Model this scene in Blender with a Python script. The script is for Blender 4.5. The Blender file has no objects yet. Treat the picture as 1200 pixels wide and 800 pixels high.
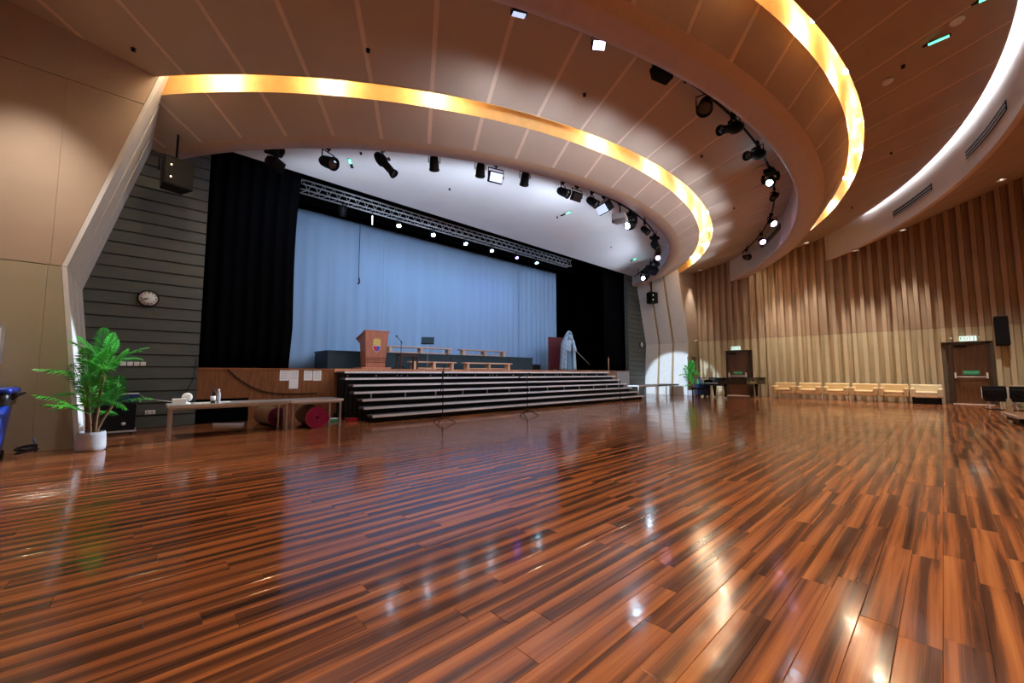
import bpy, math, random
from mathutils import Vector, Matrix, Quaternion
random.seed(7)
PI = math.pi
S = bpy.context.scene
COL = S.collection

# ------------------------------------------------------------------ camera
cam_d = bpy.data.cameras.new('camera'); cam_d.sensor_width = 36.0; cam_d.lens = 36.0 * 470.0 / 1200.0
cam_d.clip_start = 0.05; cam_d.clip_end = 200
cam = bpy.data.objects.new('camera', cam_d); COL.objects.link(cam)
PITCH = math.atan(37.0 / 470.0); HEAD = math.radians(47.0)
cam.location = (0, 0, 1.2)
cam.rotation_euler = (PI / 2 + PITCH, 0, HEAD - PI / 2)
S.camera = cam
# ------------------------------------------------------------------ world, exposure
w = bpy.data.worlds.new('world'); S.world = w; w.use_nodes = True
w.node_tree.nodes['Background'].inputs[0].default_value = (0.01, 0.01, 0.012, 1)
w.node_tree.nodes['Background'].inputs[1].default_value = 0.3
S.view_settings.view_transform = 'Standard'; S.view_settings.look = 'None'
S.view_settings.gamma = 1.0; S.view_settings.exposure = 0.75
try: S.view_settings.use_curve_mapping = False
except Exception: pass
S.cycles.max_bounces = 8; S.cycles.diffuse_bounces = 5; S.cycles.glossy_bounces = 4
S.cycles.sample_clamp_indirect = 8.0
S.cycles.caustics_reflective = False; S.cycles.caustics_refractive = False

# light levels (tuned here, used by the lamps and added washes below)
E_COVE1, E_COVE2, E_FILL, E_WASH = 38.0, 52.0, 600.0, 560.0
E_TRUSS, E_RAIL1, E_RAIL2, E_MOVING = 34.0, 62.0, 40.0, 4200.0

# ------------------------------------------------------------------ helpers
def tag(o, label=None, cat=None, group=None, kind=None):
    if label: o['label'] = label
    if cat: o['category'] = cat
    if group: o['group'] = group
    if kind: o['kind'] = kind
    return o
def empty(name, loc=(0, 0, 0), rz=0.0, parent=None):
    o = bpy.data.objects.new(name, None); COL.objects.link(o)
    o.empty_display_size = 0.1; o.location = loc; o.rotation_euler = (0, 0, rz)
    if parent: o.parent = parent
    return o
def thing(name, label, cat, loc=(0, 0, 0), rz=0.0, group=None):
    return tag(empty(name, loc, rz), label, cat, group)
def link(name, me, parent=None, loc=None):
    o = bpy.data.objects.new(name, me); COL.objects.link(o)
    if parent: o.parent = parent
    if loc is not None: o.location = loc
    return o
def copy_tree(o, parent=None):
    c = o.copy(); COL.objects.link(c); c.parent = parent
    for ch in list(o.children): copy_tree(ch, c)
    return c

class MB:
    def __init__(s): s.v = []; s.f = []; s.sm = []
    def add(s, vs, fs, smooth=False, M=None):
        b = len(s.v)
        for p in vs:
            p = Vector(p)
            s.v.append(tuple(M @ p) if M is not None else tuple(p))
        for f in fs: s.f.append(tuple(i + b for i in f)); s.sm.append(smooth)
        return s
    def box(s, c, d, M=None):
        x, y, z = d[0] / 2, d[1] / 2, d[2] / 2
        vs = [(c[0] + i * x, c[1] + j * y, c[2] + k * z) for k in (-1, 1) for j in (-1, 1) for i in (-1, 1)]
        return s.add(vs, [(0, 2, 3, 1), (4, 5, 7, 6), (0, 1, 5, 4), (2, 6, 7, 3), (0, 4, 6, 2), (1, 3, 7, 5)], False, M)
    def bx(s, a, b, M=None):
        return s.box([(a[i] + b[i]) / 2 for i in range(3)], [abs(b[i] - a[i]) for i in range(3)], M)
    def rbox(s, c, d, r, M=None, seg=3):
        # box with rounded vertical edges and chamfered top and bottom
        x, y, z = d[0] / 2, d[1] / 2, d[2] / 2
        r = min(r, x * .98, y * .98, z * .98)
        def ring(ins, zz):
            out = []
            for (sx, sy, a0) in ((1, 1, 0), (-1, 1, PI / 2), (-1, -1, PI), (1, -1, 1.5 * PI)):
                for k in range(seg + 1):
                    a = a0 + PI / 2 * k / seg
                    out.append((c[0] + sx * (x - r) + (r - ins) * math.cos(a), c[1] + sy * (y - r) + (r - ins) * math.sin(a), c[2] + zz))
            return out
        n = 4 * (seg + 1); vs = []
        lv = [(r * .95, -z), (r * .3, -z + r * .3), (0, -z + r), (0, z - r), (r * .3, z - r * .3), (r * .95, z)]
        for ins, zz in lv: vs += ring(ins, zz)
        fs = []
        for l in range(len(lv) - 1):
            for i in range(n): fs.append((l * n + i, l * n + (i + 1) % n, (l + 1) * n + (i + 1) % n, (l + 1) * n + i))
        fs.append(tuple(reversed(range(n)))); fs.append(tuple(range((len(lv) - 1) * n, len(lv) * n)))
        return s.add(vs, fs, False, M)
    def cyl(s, p0, p1, r0, r1=None, n=12, M=None, caps=True):
        r1 = r0 if r1 is None else r1
        p0, p1 = Vector(p0), Vector(p1); d = (p1 - p0).normalized()
        a = d.orthogonal().normalized(); b = d.cross(a)
        vs = []
        for p, r in ((p0, r0), (p1, r1)):
            for k in range(n):
                t = 2 * PI * k / n; vs.append(p + a * (r * math.cos(t)) + b * (r * math.sin(t)))
        bse = [(k, (k + 1) % n, n + (k + 1) % n, n + k) for k in range(n)]
        s.add(vs, bse, True, M)
        if caps:
            b0 = len(s.v) - 2 * n
            s.f.append(tuple(b0 + k for k in reversed(range(n)))); s.sm.append(False)
            s.f.append(tuple(b0 + n + k for k in range(n))); s.sm.append(False)
        return s
    def tube(s, pts, r, n=8, M=None, closed=False):
        pts = [Vector(p) for p in pts]; m = len(pts); vs = []; prev = None
        rr = r if isinstance(r, (list, tuple)) else [r] * m
        for i, p in enumerate(pts):
            d = (pts[min(i + 1, m - 1)] - pts[max(i - 1, 0)]).normalized()
            a = (prev - d * prev.dot(d)).normalized() if prev is not None and (prev - d * prev.dot(d)).length > 1e-6 else d.orthogonal().normalized()
            prev = a; b = d.cross(a)
            for k in range(n):
                t = 2 * PI * k / n; vs.append(p + a * (rr[i] * math.cos(t)) + b * (rr[i] * math.sin(t)))
        fs = [(i * n + k, i * n + (k + 1) % n, (i + 1) * n + (k + 1) % n, (i + 1) * n + k) for i in range(m - 1) for k in range(n)]
        fs.append(tuple(reversed(range(n)))); fs.append(tuple((m - 1) * n + k for k in range(n)))
        return s.add(vs, fs, True, M)
    def lathe(s, prof, n=24, M=None, smooth=True):
        vs = []; m = len(prof)
        for r, z in prof:
            for k in range(n):
                t = 2 * PI * k / n; vs.append((r * math.cos(t), r * math.sin(t), z))
        fs = [(i * n + k, i * n + (k + 1) % n, (i + 1) * n + (k + 1) % n, (i + 1) * n + k) for i in range(m - 1) for k in range(n)]
        return s.add(vs, fs, smooth, M)
    def prism(s, poly, axis, a, b, M=None):
        # poly: 2D points in the plane of the two other axes (in x,y,z order), extruded from a to b along axis
        def P(p, t):
            q = list(p); q.insert(axis, t); return tuple(q)
        n = len(poly); vs = [P(p, a) for p in poly] + [P(p, b) for p in poly]
        fs = [tuple(reversed(range(n))), tuple(range(n, 2 * n))] + [(i, (i + 1) % n, n + (i + 1) % n, n + i) for i in range(n)]
        return s.add(vs, fs, False, M)
    def mesh(s, name, mat):
        me = bpy.data.meshes.new(name); me.from_pydata(s.v, [], s.f)
        me.polygons.foreach_set('use_smooth', s.sm)
        if mat: me.materials.append(mat)
        me.validate(); me.update()
        return me
    def build(s, name, mat, parent=None, loc=None, bevel=0):
        o = link(name, s.mesh(name, mat), parent, loc)
        if bevel:
            m = o.modifiers.new('bevel', 'BEVEL'); m.width = bevel; m.segments = 2; m.limit_method = 'ANGLE'
        return o

def text_mesh(name, body, size, mat, parent, M, extrude=0.002):
    cu = bpy.data.curves.new(name, 'FONT'); cu.body = body; cu.size = size; cu.align_x = 'CENTER'; cu.align_y = 'CENTER'; cu.extrude = extrude
    t = bpy.data.objects.new(name + '_tmp', cu); COL.objects.link(t)
    bpy.context.view_layer.update()
    me = bpy.data.meshes.new_from_object(t.evaluated_get(bpy.context.evaluated_depsgraph_get()))
    bpy.data.objects.remove(t)
    me.transform(M); me.materials.clear(); me.materials.append(mat)
    return link(name, me, parent)

# ------------------------------------------------------------------ materials
def nt(name):
    m = bpy.data.materials.new(name); m.use_nodes = True
    return m, m.node_tree.nodes, m.node_tree.links, m.node_tree.nodes['Principled BSDF']
def mat(name, col, rough=0.5, metal=0.0, var=0.12, scale=6.0, bump=0.0, bscale=60.0, spec=0.5, stretch=(1, 1, 1), coat=0.0):
    m, N, L, B = nt(name)
    B.inputs['Roughness'].default_value = rough; B.inputs['Metallic'].default_value = metal
    B.inputs['Specular IOR Level'].default_value = spec; B.inputs['Coat Weight'].default_value = coat
    tc = N.new('ShaderNodeTexCoord'); mp = N.new('ShaderNodeMapping'); mp.inputs['Scale'].default_value = stretch
    L.new(tc.outputs['Object'], mp.inputs['Vector'])
    nz = N.new('ShaderNodeTexNoise'); nz.inputs['Scale'].default_value = scale; nz.inputs['Detail'].default_value = 5
    L.new(mp.outputs[0], nz.inputs['Vector'])
    cr = N.new('ShaderNodeValToRGB')
    cr.color_ramp.elements[0].position = 0.3; cr.color_ramp.elements[1].position = 0.7
    cr.color_ramp.elements[0].color = tuple(max(0, c * (1 - var)) for c in col) + (1,)
    cr.color_ramp.elements[1].color = tuple(min(1, c * (1 + var)) for c in col) + (1,)
    L.new(nz.outputs['Fac'], cr.inputs['Fac']); L.new(cr.outputs[0], B.inputs['Base Color'])
    if bump:
        n2 = N.new('ShaderNodeTexNoise'); n2.inputs['Scale'].default_value = bscale; n2.inputs['Detail'].default_value = 3
        L.new(mp.outputs[0], n2.inputs['Vector'])
        bp = N.new('ShaderNodeBump'); bp.inputs['Strength'].default_value = bump; bp.inputs['Distance'].default_value = 0.01
        L.new(n2.outputs['Fac'], bp.inputs['Height']); L.new(bp.outputs[0], B.inputs['Normal'])
    return m
def emit(name, col, strength, base=(0.8, 0.8, 0.8)):
    m, N, L, B = nt(name)
    B.inputs['Base Color'].default_value = base + (1,)
    B.inputs['Emission Color'].default_value = col + (1,); B.inputs['Emission Strength'].default_value = strength
    return m
def wood(name, dark, light, rough=0.4, axis=2, scale=9.0, coat=0.0, rnd=0.25):
    m, N, L, B = nt(name)
    B.inputs['Roughness'].default_value = rough; B.inputs['Coat Weight'].default_value = coat; B.inputs['Coat Roughness'].default_value = 0.15
    tc = N.new('ShaderNodeTexCoord'); mp = N.new('ShaderNodeMapping')
    sc = [1.0, 1.0, 1.0]; sc[axis] = 0.06; mp.inputs['Scale'].default_value = sc
    oi = N.new('ShaderNodeObjectInfo'); ml = N.new('ShaderNodeMath'); ml.operation = 'MULTIPLY'; ml.inputs[1].default_value = 40.0
    L.new(oi.outputs['Random'], ml.inputs[0])
    ad = N.new('ShaderNodeVectorMath'); ad.operation = 'ADD'
    L.new(tc.outputs['Object'], mp.inputs['Vector']); L.new(mp.outputs[0], ad.inputs[0]); L.new(ml.outputs[0], ad.inputs[1])
    nz = N.new('ShaderNodeTexNoise'); nz.inputs['Scale'].default_value = scale * 4; nz.inputs['Detail'].default_value = 6; nz.inputs['Roughness'].default_value = 0.65
    L.new(ad.outputs[0], nz.inputs['Vector'])
    cr = N.new('ShaderNodeValToRGB'); cr.color_ramp.elements[0].position = 0.32; cr.color_ramp.elements[1].position = 0.68
    cr.color_ramp.elements[0].color = dark + (1,); cr.color_ramp.elements[1].color = light + (1,)
    L.new(nz.outputs['Fac'], cr.inputs['Fac'])
    hs = N.new('ShaderNodeHueSaturation'); mr = N.new('ShaderNodeMapRange')
    mr.inputs['To Min'].default_value = 1 - rnd; mr.inputs['To Max'].default_value = 1 + rnd * .6
    L.new(oi.outputs['Random'], mr.inputs['Value']); L.new(mr.outputs[0], hs.inputs['Value'])
    L.new(cr.outputs[0], hs.inputs['Color']); L.new(hs.outputs[0], B.inputs['Base Color'])
    return m

PW, PL, PY0 = 0.1425, 1.22, 0.07      # floor plank width, length, row phase
def floor_material():
    m, N, L, B = nt('laminate_floor')
    B.inputs['Coat Weight'].default_value = 0.10; B.inputs['Coat Roughness'].default_value = 0.06
    B.inputs['Specular IOR Level'].default_value = 0.37
    geo = N.new('ShaderNodeNewGeometry'); sep = N.new('ShaderNodeSeparateXYZ'); L.new(geo.outputs['Position'], sep.inputs[0])
    oi = N.new('ShaderNodeObjectInfo'); at = N.new('ShaderNodeAttribute'); at.attribute_name = 'plank_seed'
    def math_(op, a, b=None):
        n = N.new('ShaderNodeMath'); n.operation = op
        for i, q in enumerate((a, b)):
            if q is None: continue
            if isinstance(q, (int, float)): n.inputs[i].default_value = q
            else: L.new(q, n.inputs[i])
        return n.outputs[0]
    seed = math_('ADD', oi.outputs['Random'], at.outputs['Fac'])
    v = math_('MULTIPLY', sep.outputs['Y'], 1.0 / PW)
    def noise(xs, vs, off, det, dist=0.0):
        c = N.new('ShaderNodeCombineXYZ')
        L.new(math_('ADD', math_('MULTIPLY', sep.outputs['X'], xs), math_('MULTIPLY', seed, off)), c.inputs[0])
        L.new(math_('ADD', math_('MULTIPLY', v, vs), math_('MULTIPLY', seed, off * 2.7)), c.inputs[1])
        L.new(math_('MULTIPLY', seed, off * .71), c.inputs[2])
        n = N.new('ShaderNodeTexNoise'); n.inputs['Scale'].default_value = 1.0; n.inputs['Detail'].default_value = det; n.inputs['Distortion'].default_value = dist
        L.new(c.outputs[0], n.inputs['Vector']); return n.outputs['Fac']
    a = noise(0.42, 1.6, 61.0, 2.0, 0.35)         # broad dark and orange bands along the plank
    b = noise(0.9, 6.5, 23.0, 4.0, 0.5)            # veins
    c = noise(4.0, 45.0, 11.0, 2.0)                # fine grain
    # a dark band runs along one edge of almost every board
    fr = math_('FRACT', math_('ADD', math_('MULTIPLY', math_('SUBTRACT', sep.outputs['Y'], PY0), 1.0 / PW), 100.0))
    band = math_('ABSOLUTE', math_('SUBTRACT', math_('FRACT', math_('ADD', fr, math_('MULTIPLY', math_('FRACT', math_('MULTIPLY', seed, 7.3)), 0.45))), 0.5))
    f = math_('ADD', math_('MULTIPLY', a, 0.62), math_('MULTIPLY', b, 0.30))
    f = math_('ADD', f, math_('MULTIPLY', c, 0.10))
    f = math_('ADD', f, math_('MULTIPLY', math_('SUBTRACT', band, 0.25), 0.40))
    cr = N.new('ShaderNodeValToRGB'); e = cr.color_ramp.elements
    e[0].position = 0.30; e[0].color = (0.048, 0.022, 0.016, 1)
    e[1].position = 0.70; e[1].color = (0.52, 0.19, 0.062, 1)
    x = e.new(0.45); x.color = (0.135, 0.052, 0.027, 1)
    x = e.new(0.55); x.color = (0.34, 0.115, 0.042, 1)
    L.new(f, cr.inputs['Fac']); L.new(cr.outputs[0], B.inputs['Base Color'])
    # scuffed lacquer: patchy gloss and slight waviness
    n3 = N.new('ShaderNodeTexNoise'); n3.inputs['Scale'].default_value = 2.2; n3.inputs['Detail'].default_value = 6
    L.new(geo.outputs['Position'], n3.inputs['Vector'])
    mr = N.new('ShaderNodeMapRange'); mr.inputs['From Min'].default_value = 0.3; mr.inputs['From Max'].default_value = 0.7
    mr.inputs['To Min'].default_value = 0.085; mr.inputs['To Max'].default_value = 0.20
    L.new(n3.outputs['Fac'], mr.inputs['Value']); L.new(mr.outputs[0], B.inputs['Roughness'])
    n4 = N.new('ShaderNodeTexNoise'); n4.inputs['Scale'].default_value = 9.0; n4.inputs['Detail'].default_value = 2
    L.new(geo.outputs['Position'], n4.inputs['Vector'])
    bp = N.new('ShaderNodeBump'); bp.inputs['Strength'].default_value = 0.10; bp.inputs['Distance'].default_value = 0.012
    L.new(n4.outputs['Fac'], bp.inputs['Height']); L.new(bp.outputs[0], B.inputs['Normal']); L.new(bp.outputs[0], B.inputs['Coat Normal'])
    return m

M = {}
M['floor'] = floor_material()
M['sub'] = mat('floor_joint_dark', (0.02, 0.012, 0.01), 0.8)
M['wall_low'] = mat('olive_wall_panel', (0.40, 0.35, 0.235), 0.55, var=0.05, scale=1.5)
M['wall_up'] = mat('tan_wall_panel', (0.44, 0.33, 0.245), 0.55, var=0.05, scale=1.5)
M['joint'] = mat('dark_joint', (0.13, 0.09, 0.06), 0.8)
M['reveal'] = mat('pale_reveal_board', (0.72, 0.71, 0.70), 0.5, var=0.04)
M['reveal_gap'] = mat('tan_reveal_joint', (0.38, 0.26, 0.14), 0.6)
M['siding'] = mat('grey_green_siding', (0.072, 0.080, 0.074), 0.6, var=0.14, scale=3, stretch=(.4, 1, 6))
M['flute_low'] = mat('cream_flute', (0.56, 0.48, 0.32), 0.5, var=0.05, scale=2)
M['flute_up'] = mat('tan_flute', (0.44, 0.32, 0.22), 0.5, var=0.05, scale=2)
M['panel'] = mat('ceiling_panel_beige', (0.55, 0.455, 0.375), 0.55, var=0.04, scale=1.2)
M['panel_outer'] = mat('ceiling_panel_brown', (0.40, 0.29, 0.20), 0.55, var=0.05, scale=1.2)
M['batten'] = mat('ceiling_joint_pale', (0.80, 0.67, 0.57), 0.6, var=0.03)
M['bead'] = mat('ceiling_bead_tan', (0.60, 0.44, 0.31), 0.5, var=0.04)
M['lip'] = mat('ceiling_lip_rose', (0.58, 0.46, 0.43), 0.5, var=0.04)
M['white'] = mat('white_plaster', (0.80, 0.78, 0.76), 0.6, var=0.03, scale=1.0)
M['gold'] = mat('gold_cove_paint', (0.80, 0.52, 0.20), 0.45, var=0.06)
M['black_cloth'] = mat('black_velvet', (0.0018, 0.0018, 0.0024), 0.95, spec=0.02)
M['black_void'] = mat('black_stage_house', (0.0015, 0.0015, 0.002), 0.9, spec=0.02)
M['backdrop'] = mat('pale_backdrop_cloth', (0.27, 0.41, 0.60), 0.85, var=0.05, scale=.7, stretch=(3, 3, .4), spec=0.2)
M['stage_wood'] = wood('stage_front_veneer', (0.16, 0.055, 0.020), (0.36, 0.14, 0.055), 0.35)
M['stage_floor'] = wood('stage_floor_boards', (0.30, 0.12, 0.05), (0.50, 0.22, 0.10), 0.35, axis=0)
M['nosing_wood'] = wood('stage_edge_boards', (0.45, 0.17, 0.08), (0.66, 0.29, 0.15), 0.4, axis=0)
M['grey_panel'] = mat('grey_panel', (0.36, 0.36, 0.40), 0.5)
M['black'] = mat('black_metal', (0.006, 0.006, 0.007), 0.5, spec=0.12)
M['black_gloss'] = mat('black_lacquer', (0.006, 0.006, 0.007), 0.08, coat=0.6)
M['black_plastic'] = mat('black_plastic', (0.008, 0.008, 0.009), 0.55, bump=0.2, bscale=200, spec=0.12)
M['alu'] = mat('aluminium_edge', (0.85, 0.83, 0.86), 0.4, metal=0.15, var=0.05)
M['steel'] = mat('grey_steel', (0.55, 0.56, 0.58), 0.3, metal=0.8, var=0.05)
M['riser_dark'] = mat('dark_riser_cloth', (0.012, 0.015, 0.021), 0.6, spec=0.2)
M['tread'] = mat('dark_tread', (0.10, 0.10, 0.12), 0.45)
M['teal'] = mat('dark_teal_platform', (0.007, 0.028, 0.040), 0.6)
M['bench_wood'] = wood('pale_bench_pine', (0.60, 0.33, 0.20), (0.82, 0.52, 0.36), 0.45, axis=0)
M['lectern_wood'] = wood('cherry_lectern', (0.42, 0.14, 0.08), (0.62, 0.25, 0.15), 0.4)
M['table_top'] = mat('grey_table_top', (0.30, 0.29, 0.30), 0.3, coat=0.3)
M['table_edge'] = mat('pale_brown_table_edge', (0.45, 0.36, 0.30), 0.45)
M['paper'] = mat('white_paper', (0.85, 0.85, 0.84), 0.8, var=0.03)
M['ink'] = mat('grey_print', (0.25, 0.25, 0.27), 0.8)
M['magenta'] = mat('magenta_carpet', (0.38, 0.018, 0.095), 0.95, var=0.25, scale=40, bump=0.3, bscale=220)
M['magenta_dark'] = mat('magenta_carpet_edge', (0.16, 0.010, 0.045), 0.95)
M['carpet_back'] = mat('brown_carpet_backing', (0.25, 0.13, 0.06), 0.9)
M['bin_blue'] = mat('blue_bin_plastic', (0.010, 0.045, 0.42), 0.3, var=0.08)
M['bag'] = mat('black_bin_bag', (0.02, 0.02, 0.022), 0.2, bump=1.0, bscale=25)
M['pot'] = mat('grey_cement_pot', (0.46, 0.47, 0.52), 0.7, bump=0.2)
M['soil'] = mat('dark_soil', (0.04, 0.025, 0.015), 0.95)
M['stem'] = mat('brown_palm_stem', (0.16, 0.085, 0.04), 0.8, var=0.35, scale=20, stretch=(1, 1, 3))
M['leaf'] = mat('palm_leaf_green', (0.05, 0.40, 0.035), 0.4, var=0.45, scale=5)
M['leaf2'] = mat('palm_leaf_dark', (0.025, 0.25, 0.03), 0.4, var=0.4, scale=5)
M['cream'] = mat('cream_leatherette', (0.66, 0.50, 0.28), 0.45, var=0.05, scale=3)
M['cream2'] = mat('pale_cream_leatherette', (0.70, 0.60, 0.42), 0.45, var=0.05, scale=3)
M['door'] = wood('dark_walnut_door', (0.085, 0.035, 0.014), (0.17, 0.075, 0.03), 0.4, scale=5)
M['door_frame'] = wood('dark_door_frame', (0.04, 0.02, 0.012), (0.07, 0.035, 0.02), 0.5)
M['green'] = mat('green_sign', (0.015, 0.32, 0.16), 0.4)
M['white_plastic'] = mat('white_plastic', (0.80, 0.80, 0.80), 0.4, var=0.03)
M['grey_plastic'] = mat('light_grey_plastic', (0.42, 0.42, 0.44), 0.45)
M['navy'] = mat('navy_fabric', (0.012, 0.03, 0.11), 0.8)
M['red_board'] = mat('dark_red_board', (0.09, 0.003, 0.008), 0.7)
M['robe'] = mat('pale_blue_statue', (0.36, 0.48, 0.58), 0.45, var=0.2, scale=8)
M['gold_paint'] = mat('crest_gold', (0.62, 0.45, 0.13), 0.4)
M['crest_red'] = mat('crest_red', (0.55, 0.03, 0.05), 0.5)
M['crest_blue'] = mat('crest_blue', (0.03, 0.10, 0.45), 0.5)
M['bulb'] = emit('cove_bulb_glow', (1.0, 0.80, 0.50), 60.0)
M['down_lens'] = emit('downlight_lens_glow', (1.0, 0.86, 0.66), 4.0)
M['strip'] = emit('added_cool_glow', (0.92, 0.93, 1.0), 6.5)
M['lens_dark'] = mat('dark_glass_lens', (0.02, 0.025, 0.03), 0.05, coat=1.0)
M['lens_blue'] = emit('cool_white_lens', (0.55, 0.82, 1.0), 60.0)
M['lens_led'] = emit('led_cool_lens', (0.62, 0.80, 1.0), 45.0)
M['lens_cyan'] = emit('led_cyan_lens', (0.30, 0.75, 1.0), 38.0)
M['lens_violet'] = emit('led_violet_lens', (0.16, 0.10, 1.0), 24.0)
M['lens_pink'] = emit('led_pink_lens', (1.0, 0.55, 0.95), 6.0)
M['lens_flood'] = emit('flood_pale_lens', (0.55, 0.72, 1.0), 0.55)
M['red_led'] = emit('red_indicator', (1.0, 0.06, 0.03), 6.0)
M['exit_glow'] = emit('exit_sign_glow', (0.70, 1.0, 0.90), 0.55)
M['exit_green'] = emit('exit_sign_green', (0.0, 0.25, 0.17), 0.12, base=(0.0, 0.22, 0.15))
M['green_led'] = emit('green_emergency_glow', (0.05, 1.0, 0.45), 3.0)

# ------------------------------------------------------------------ lights
def light(name, kind, loc, energy, col, parent=None, aim=None, size=0.05, angle=60, blend=0.4):
    d = bpy.data.lights.new(name, kind); d.energy = energy; d.color = col
    if kind == 'SPOT': d.spot_size = math.radians(angle); d.spot_blend = blend; d.shadow_soft_size = size
    elif kind == 'POINT': d.shadow_soft_size = size
    o = bpy.data.objects.new(name, d); COL.objects.link(o); o.location = loc
    if aim is not None: o.rotation_euler = (Vector(aim) - Vector(loc)).to_track_quat('-Z', 'Y').to_euler()
    if parent:
        o.parent = parent; o.matrix_parent_inverse = Matrix.Translation(-Vector(parent.location)) if parent.rotation_euler.z == 0 else parent.matrix_basis.inverted()
    return o

# ================================================================== SETTING
XC = 10.6                                     # hall axis: everything up front mirrors about it
XL, XR, YF, YS, YB = -2.3, 23.5, 9.5, 12.0, -8.0
def mx(x): return 2 * XC - x

# ---- floor: individual planks, joined beyond the nearest 300
root_floor = MB().bx((XL, YB, -0.06), (XR, YS + .4, -0.012)).build('floor', M['sub'])
tag(root_floor, 'glossy striped walnut plank floor of the hall', None, None, 'structure')
def plank_mesh(x0, y0, ln, wd):
    g, c, h = 0.0008, 0.0022, 0.012
    b = MB(); vs = []
    for (ins, z) in ((0, -h), (0, -c * .6), (c, 0.0)):
        vs += [(x0 + g + ins, y0 + g + ins, z), (x0 + ln - g - ins, y0 + g + ins, z), (x0 + ln - g - ins, y0 + wd - g - ins, z), (x0 + g + ins, y0 + wd - g - ins, z)]
    fs = [(8, 9, 10, 11)]
    for l in (0, 1):
        for i in range(4): fs.append((l * 4 + i, l * 4 + (i + 1) % 4, l * 4 + 4 + (i + 1) % 4, l * 4 + 4 + i))
    return vs, fs
fwd = Vector((math.cos(HEAD), math.sin(HEAD), 0)) * math.cos(PITCH) + Vector((0, 0, 1)) * math.sin(PITCH)
rgt = Vector((math.sin(HEAD), -math.cos(HEAD), 0)); upv = rgt.cross(fwd)
def rank(p):
    q = Vector(p) - cam.location; z = q.dot(fwd)
    if z < 0.3: return 0
    x, y = q.dot(rgt) / z * 470, q.dot(upv) / z * 470
    if abs(x) > 720 or y < -480: return 0
    return 1.0 / (q.length ** 3)
planks = []
row = int(math.floor((YB - PY0) / PW)); rr = random.Random(3)
while PY0 + row * PW < YS + .35:
    y0 = PY0 + row * PW; x = XL - rr.random() * PL; row += 1
    while x < XR:
        a, b = max(x, XL), min(x + PL, XR)
        if b - a > 0.05: planks.append((rank(((a + b) / 2, y0 + PW / 2, 0)), a, y0, b - a))
        x += PL
planks.sort(key=lambda t: -t[0])
vs, fs = plank_mesh(-PL / 2, -PW / 2, PL, PW)
pm = MB().add(vs, fs).mesh('plank', M['floor'])
near = [p for p in planks if abs(p[3] - PL) < 1e-3][:300]; nearset = set(near)
for (_, a, y0, ln) in near: link('plank', pm, root_floor, (a + PL / 2, y0 + PW / 2, 0))
b = MB(); seeds = []
for p in planks:
    if p in nearset: continue
    vs, fs = plank_mesh(p[1], p[2], p[3], PW); b.add(vs, fs); seeds += [rr.random() * 3.0] * len(fs)
far = b.build('floor_planking', M['floor'], root_floor); far['kind'] = 'stuff'
at = far.data.attributes.new('plank_seed', 'FLOAT', 'FACE'); at.data.foreach_set('value', seeds)

# ---- flank walls beside the stage opening (folded outline)
def xe(z): return -0.60 - 0.31 * z / 2.9 if z < 2.9 else -0.91 + (z - 2.9) * 0.262
def flank(name, mir, label):
    X = (lambda x: x) if not mir else mx
    root = MB()
    zt = 8.6
    root.prism([(X(XL), 0), (X(xe(0) - .03), 0), (X(xe(2.9) - .03), 2.9), (X(xe(zt) - .03), zt), (X(XL), zt)], 1, YF + .035, YF + .2)
    root = root.build(name, M['joint']); tag(root, label, None, None, 'structure')
    g, h = 0.006, 0.0016
    def pan(pts, m): MB().prism([(X(x), z) for x, z in pts], 1, YF, YF + .04).build('panel', m, root)
    for (z0, z1, xs, m) in ((0.0, 2.9, -1.11, M['wall_low']), (2.9, 6.0, -1.09, M['wall_up']), (6.0, zt, -1.05, M['wall_up'])):
        pan([(XL, z0 + g), (xs - h, z0 + g), (xs - h, z1 - g), (XL, z1 - g)], m)
        pan([(xs + h, z0 + g), (xe(z0 + 1e-4) - .064, z0 + g), (xe(z1 - 1e-4) - .064, z1 - g), (xs + h, z1 - g)], m)
    # reveal running back to the siding, three boards deep
    b = MB()
    for (z0, z1) in ((0, 2.9), (2.9, zt)):
        b.prism([(X(xe(z0 + 1e-4) - .09), z0), (X(xe(z0 + 1e-4) - .03), z0), (X(xe(z1 - 1e-4) - .03), z1), (X(xe(z1 - 1e-4) - .09), z1)], 1, YF + .2, YS)
    b.build('reveal_backing', M['reveal_gap'], root)
    n = 3; dy = (YS - YF) / n
    for i in range(n):
        for (z0, z1) in ((0, 2.9), (2.9, zt)):
            a, c = xe(z0 + 1e-4), xe(z1 - 1e-4)
            y0, y1 = YF + i * dy + (0.0 if i == 0 else .06), YF + (i + 1) * dy - (.06 if i < n - 1 else 0)
            MB().prism([(X(a - .06), z0 + .005), (X(a), z0 + .005), (X(c), z1 - .005), (X(c - .06), z1 - .005)], 1, y0, y1).build('reveal_board', M['reveal'], root)
    return root
flank('wall_front_left', False, 'tan panelled wall with a folded pale edge beside the stage, behind the blue bin')
flank('wall_front_right', True, 'tan panelled wall with a folded pale edge beside the stage, next to the fluted wall')
# ---- lapped siding
def siding(name, x0, x1, label):
    root = MB().bx((x0, YS + .05, 0), (x1, YS + .2, 8.6)).build(name, M['siding']); tag(root, label, None, None, 'structure')
    hb = 0.268
    me = MB().prism([(0.05, 0.0), (-0.005, 0.0), (-0.02, 0.012), (-0.002, hb - .016), (0.05, hb - .016)], 0, x0, x1).mesh('siding_board', M['siding'])
    for k in range(31): link('siding_board', me, root, (0, YS, k * hb))
siding('wall_stage_left', -1.3, 1.05, 'dark grey-green lapped board wall left of the stage behind the palm')
siding('wall_stage_right', mx(1.05), mx(-1.3), 'dark grey-green lapped board wall right of the stage with a clock')

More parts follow.
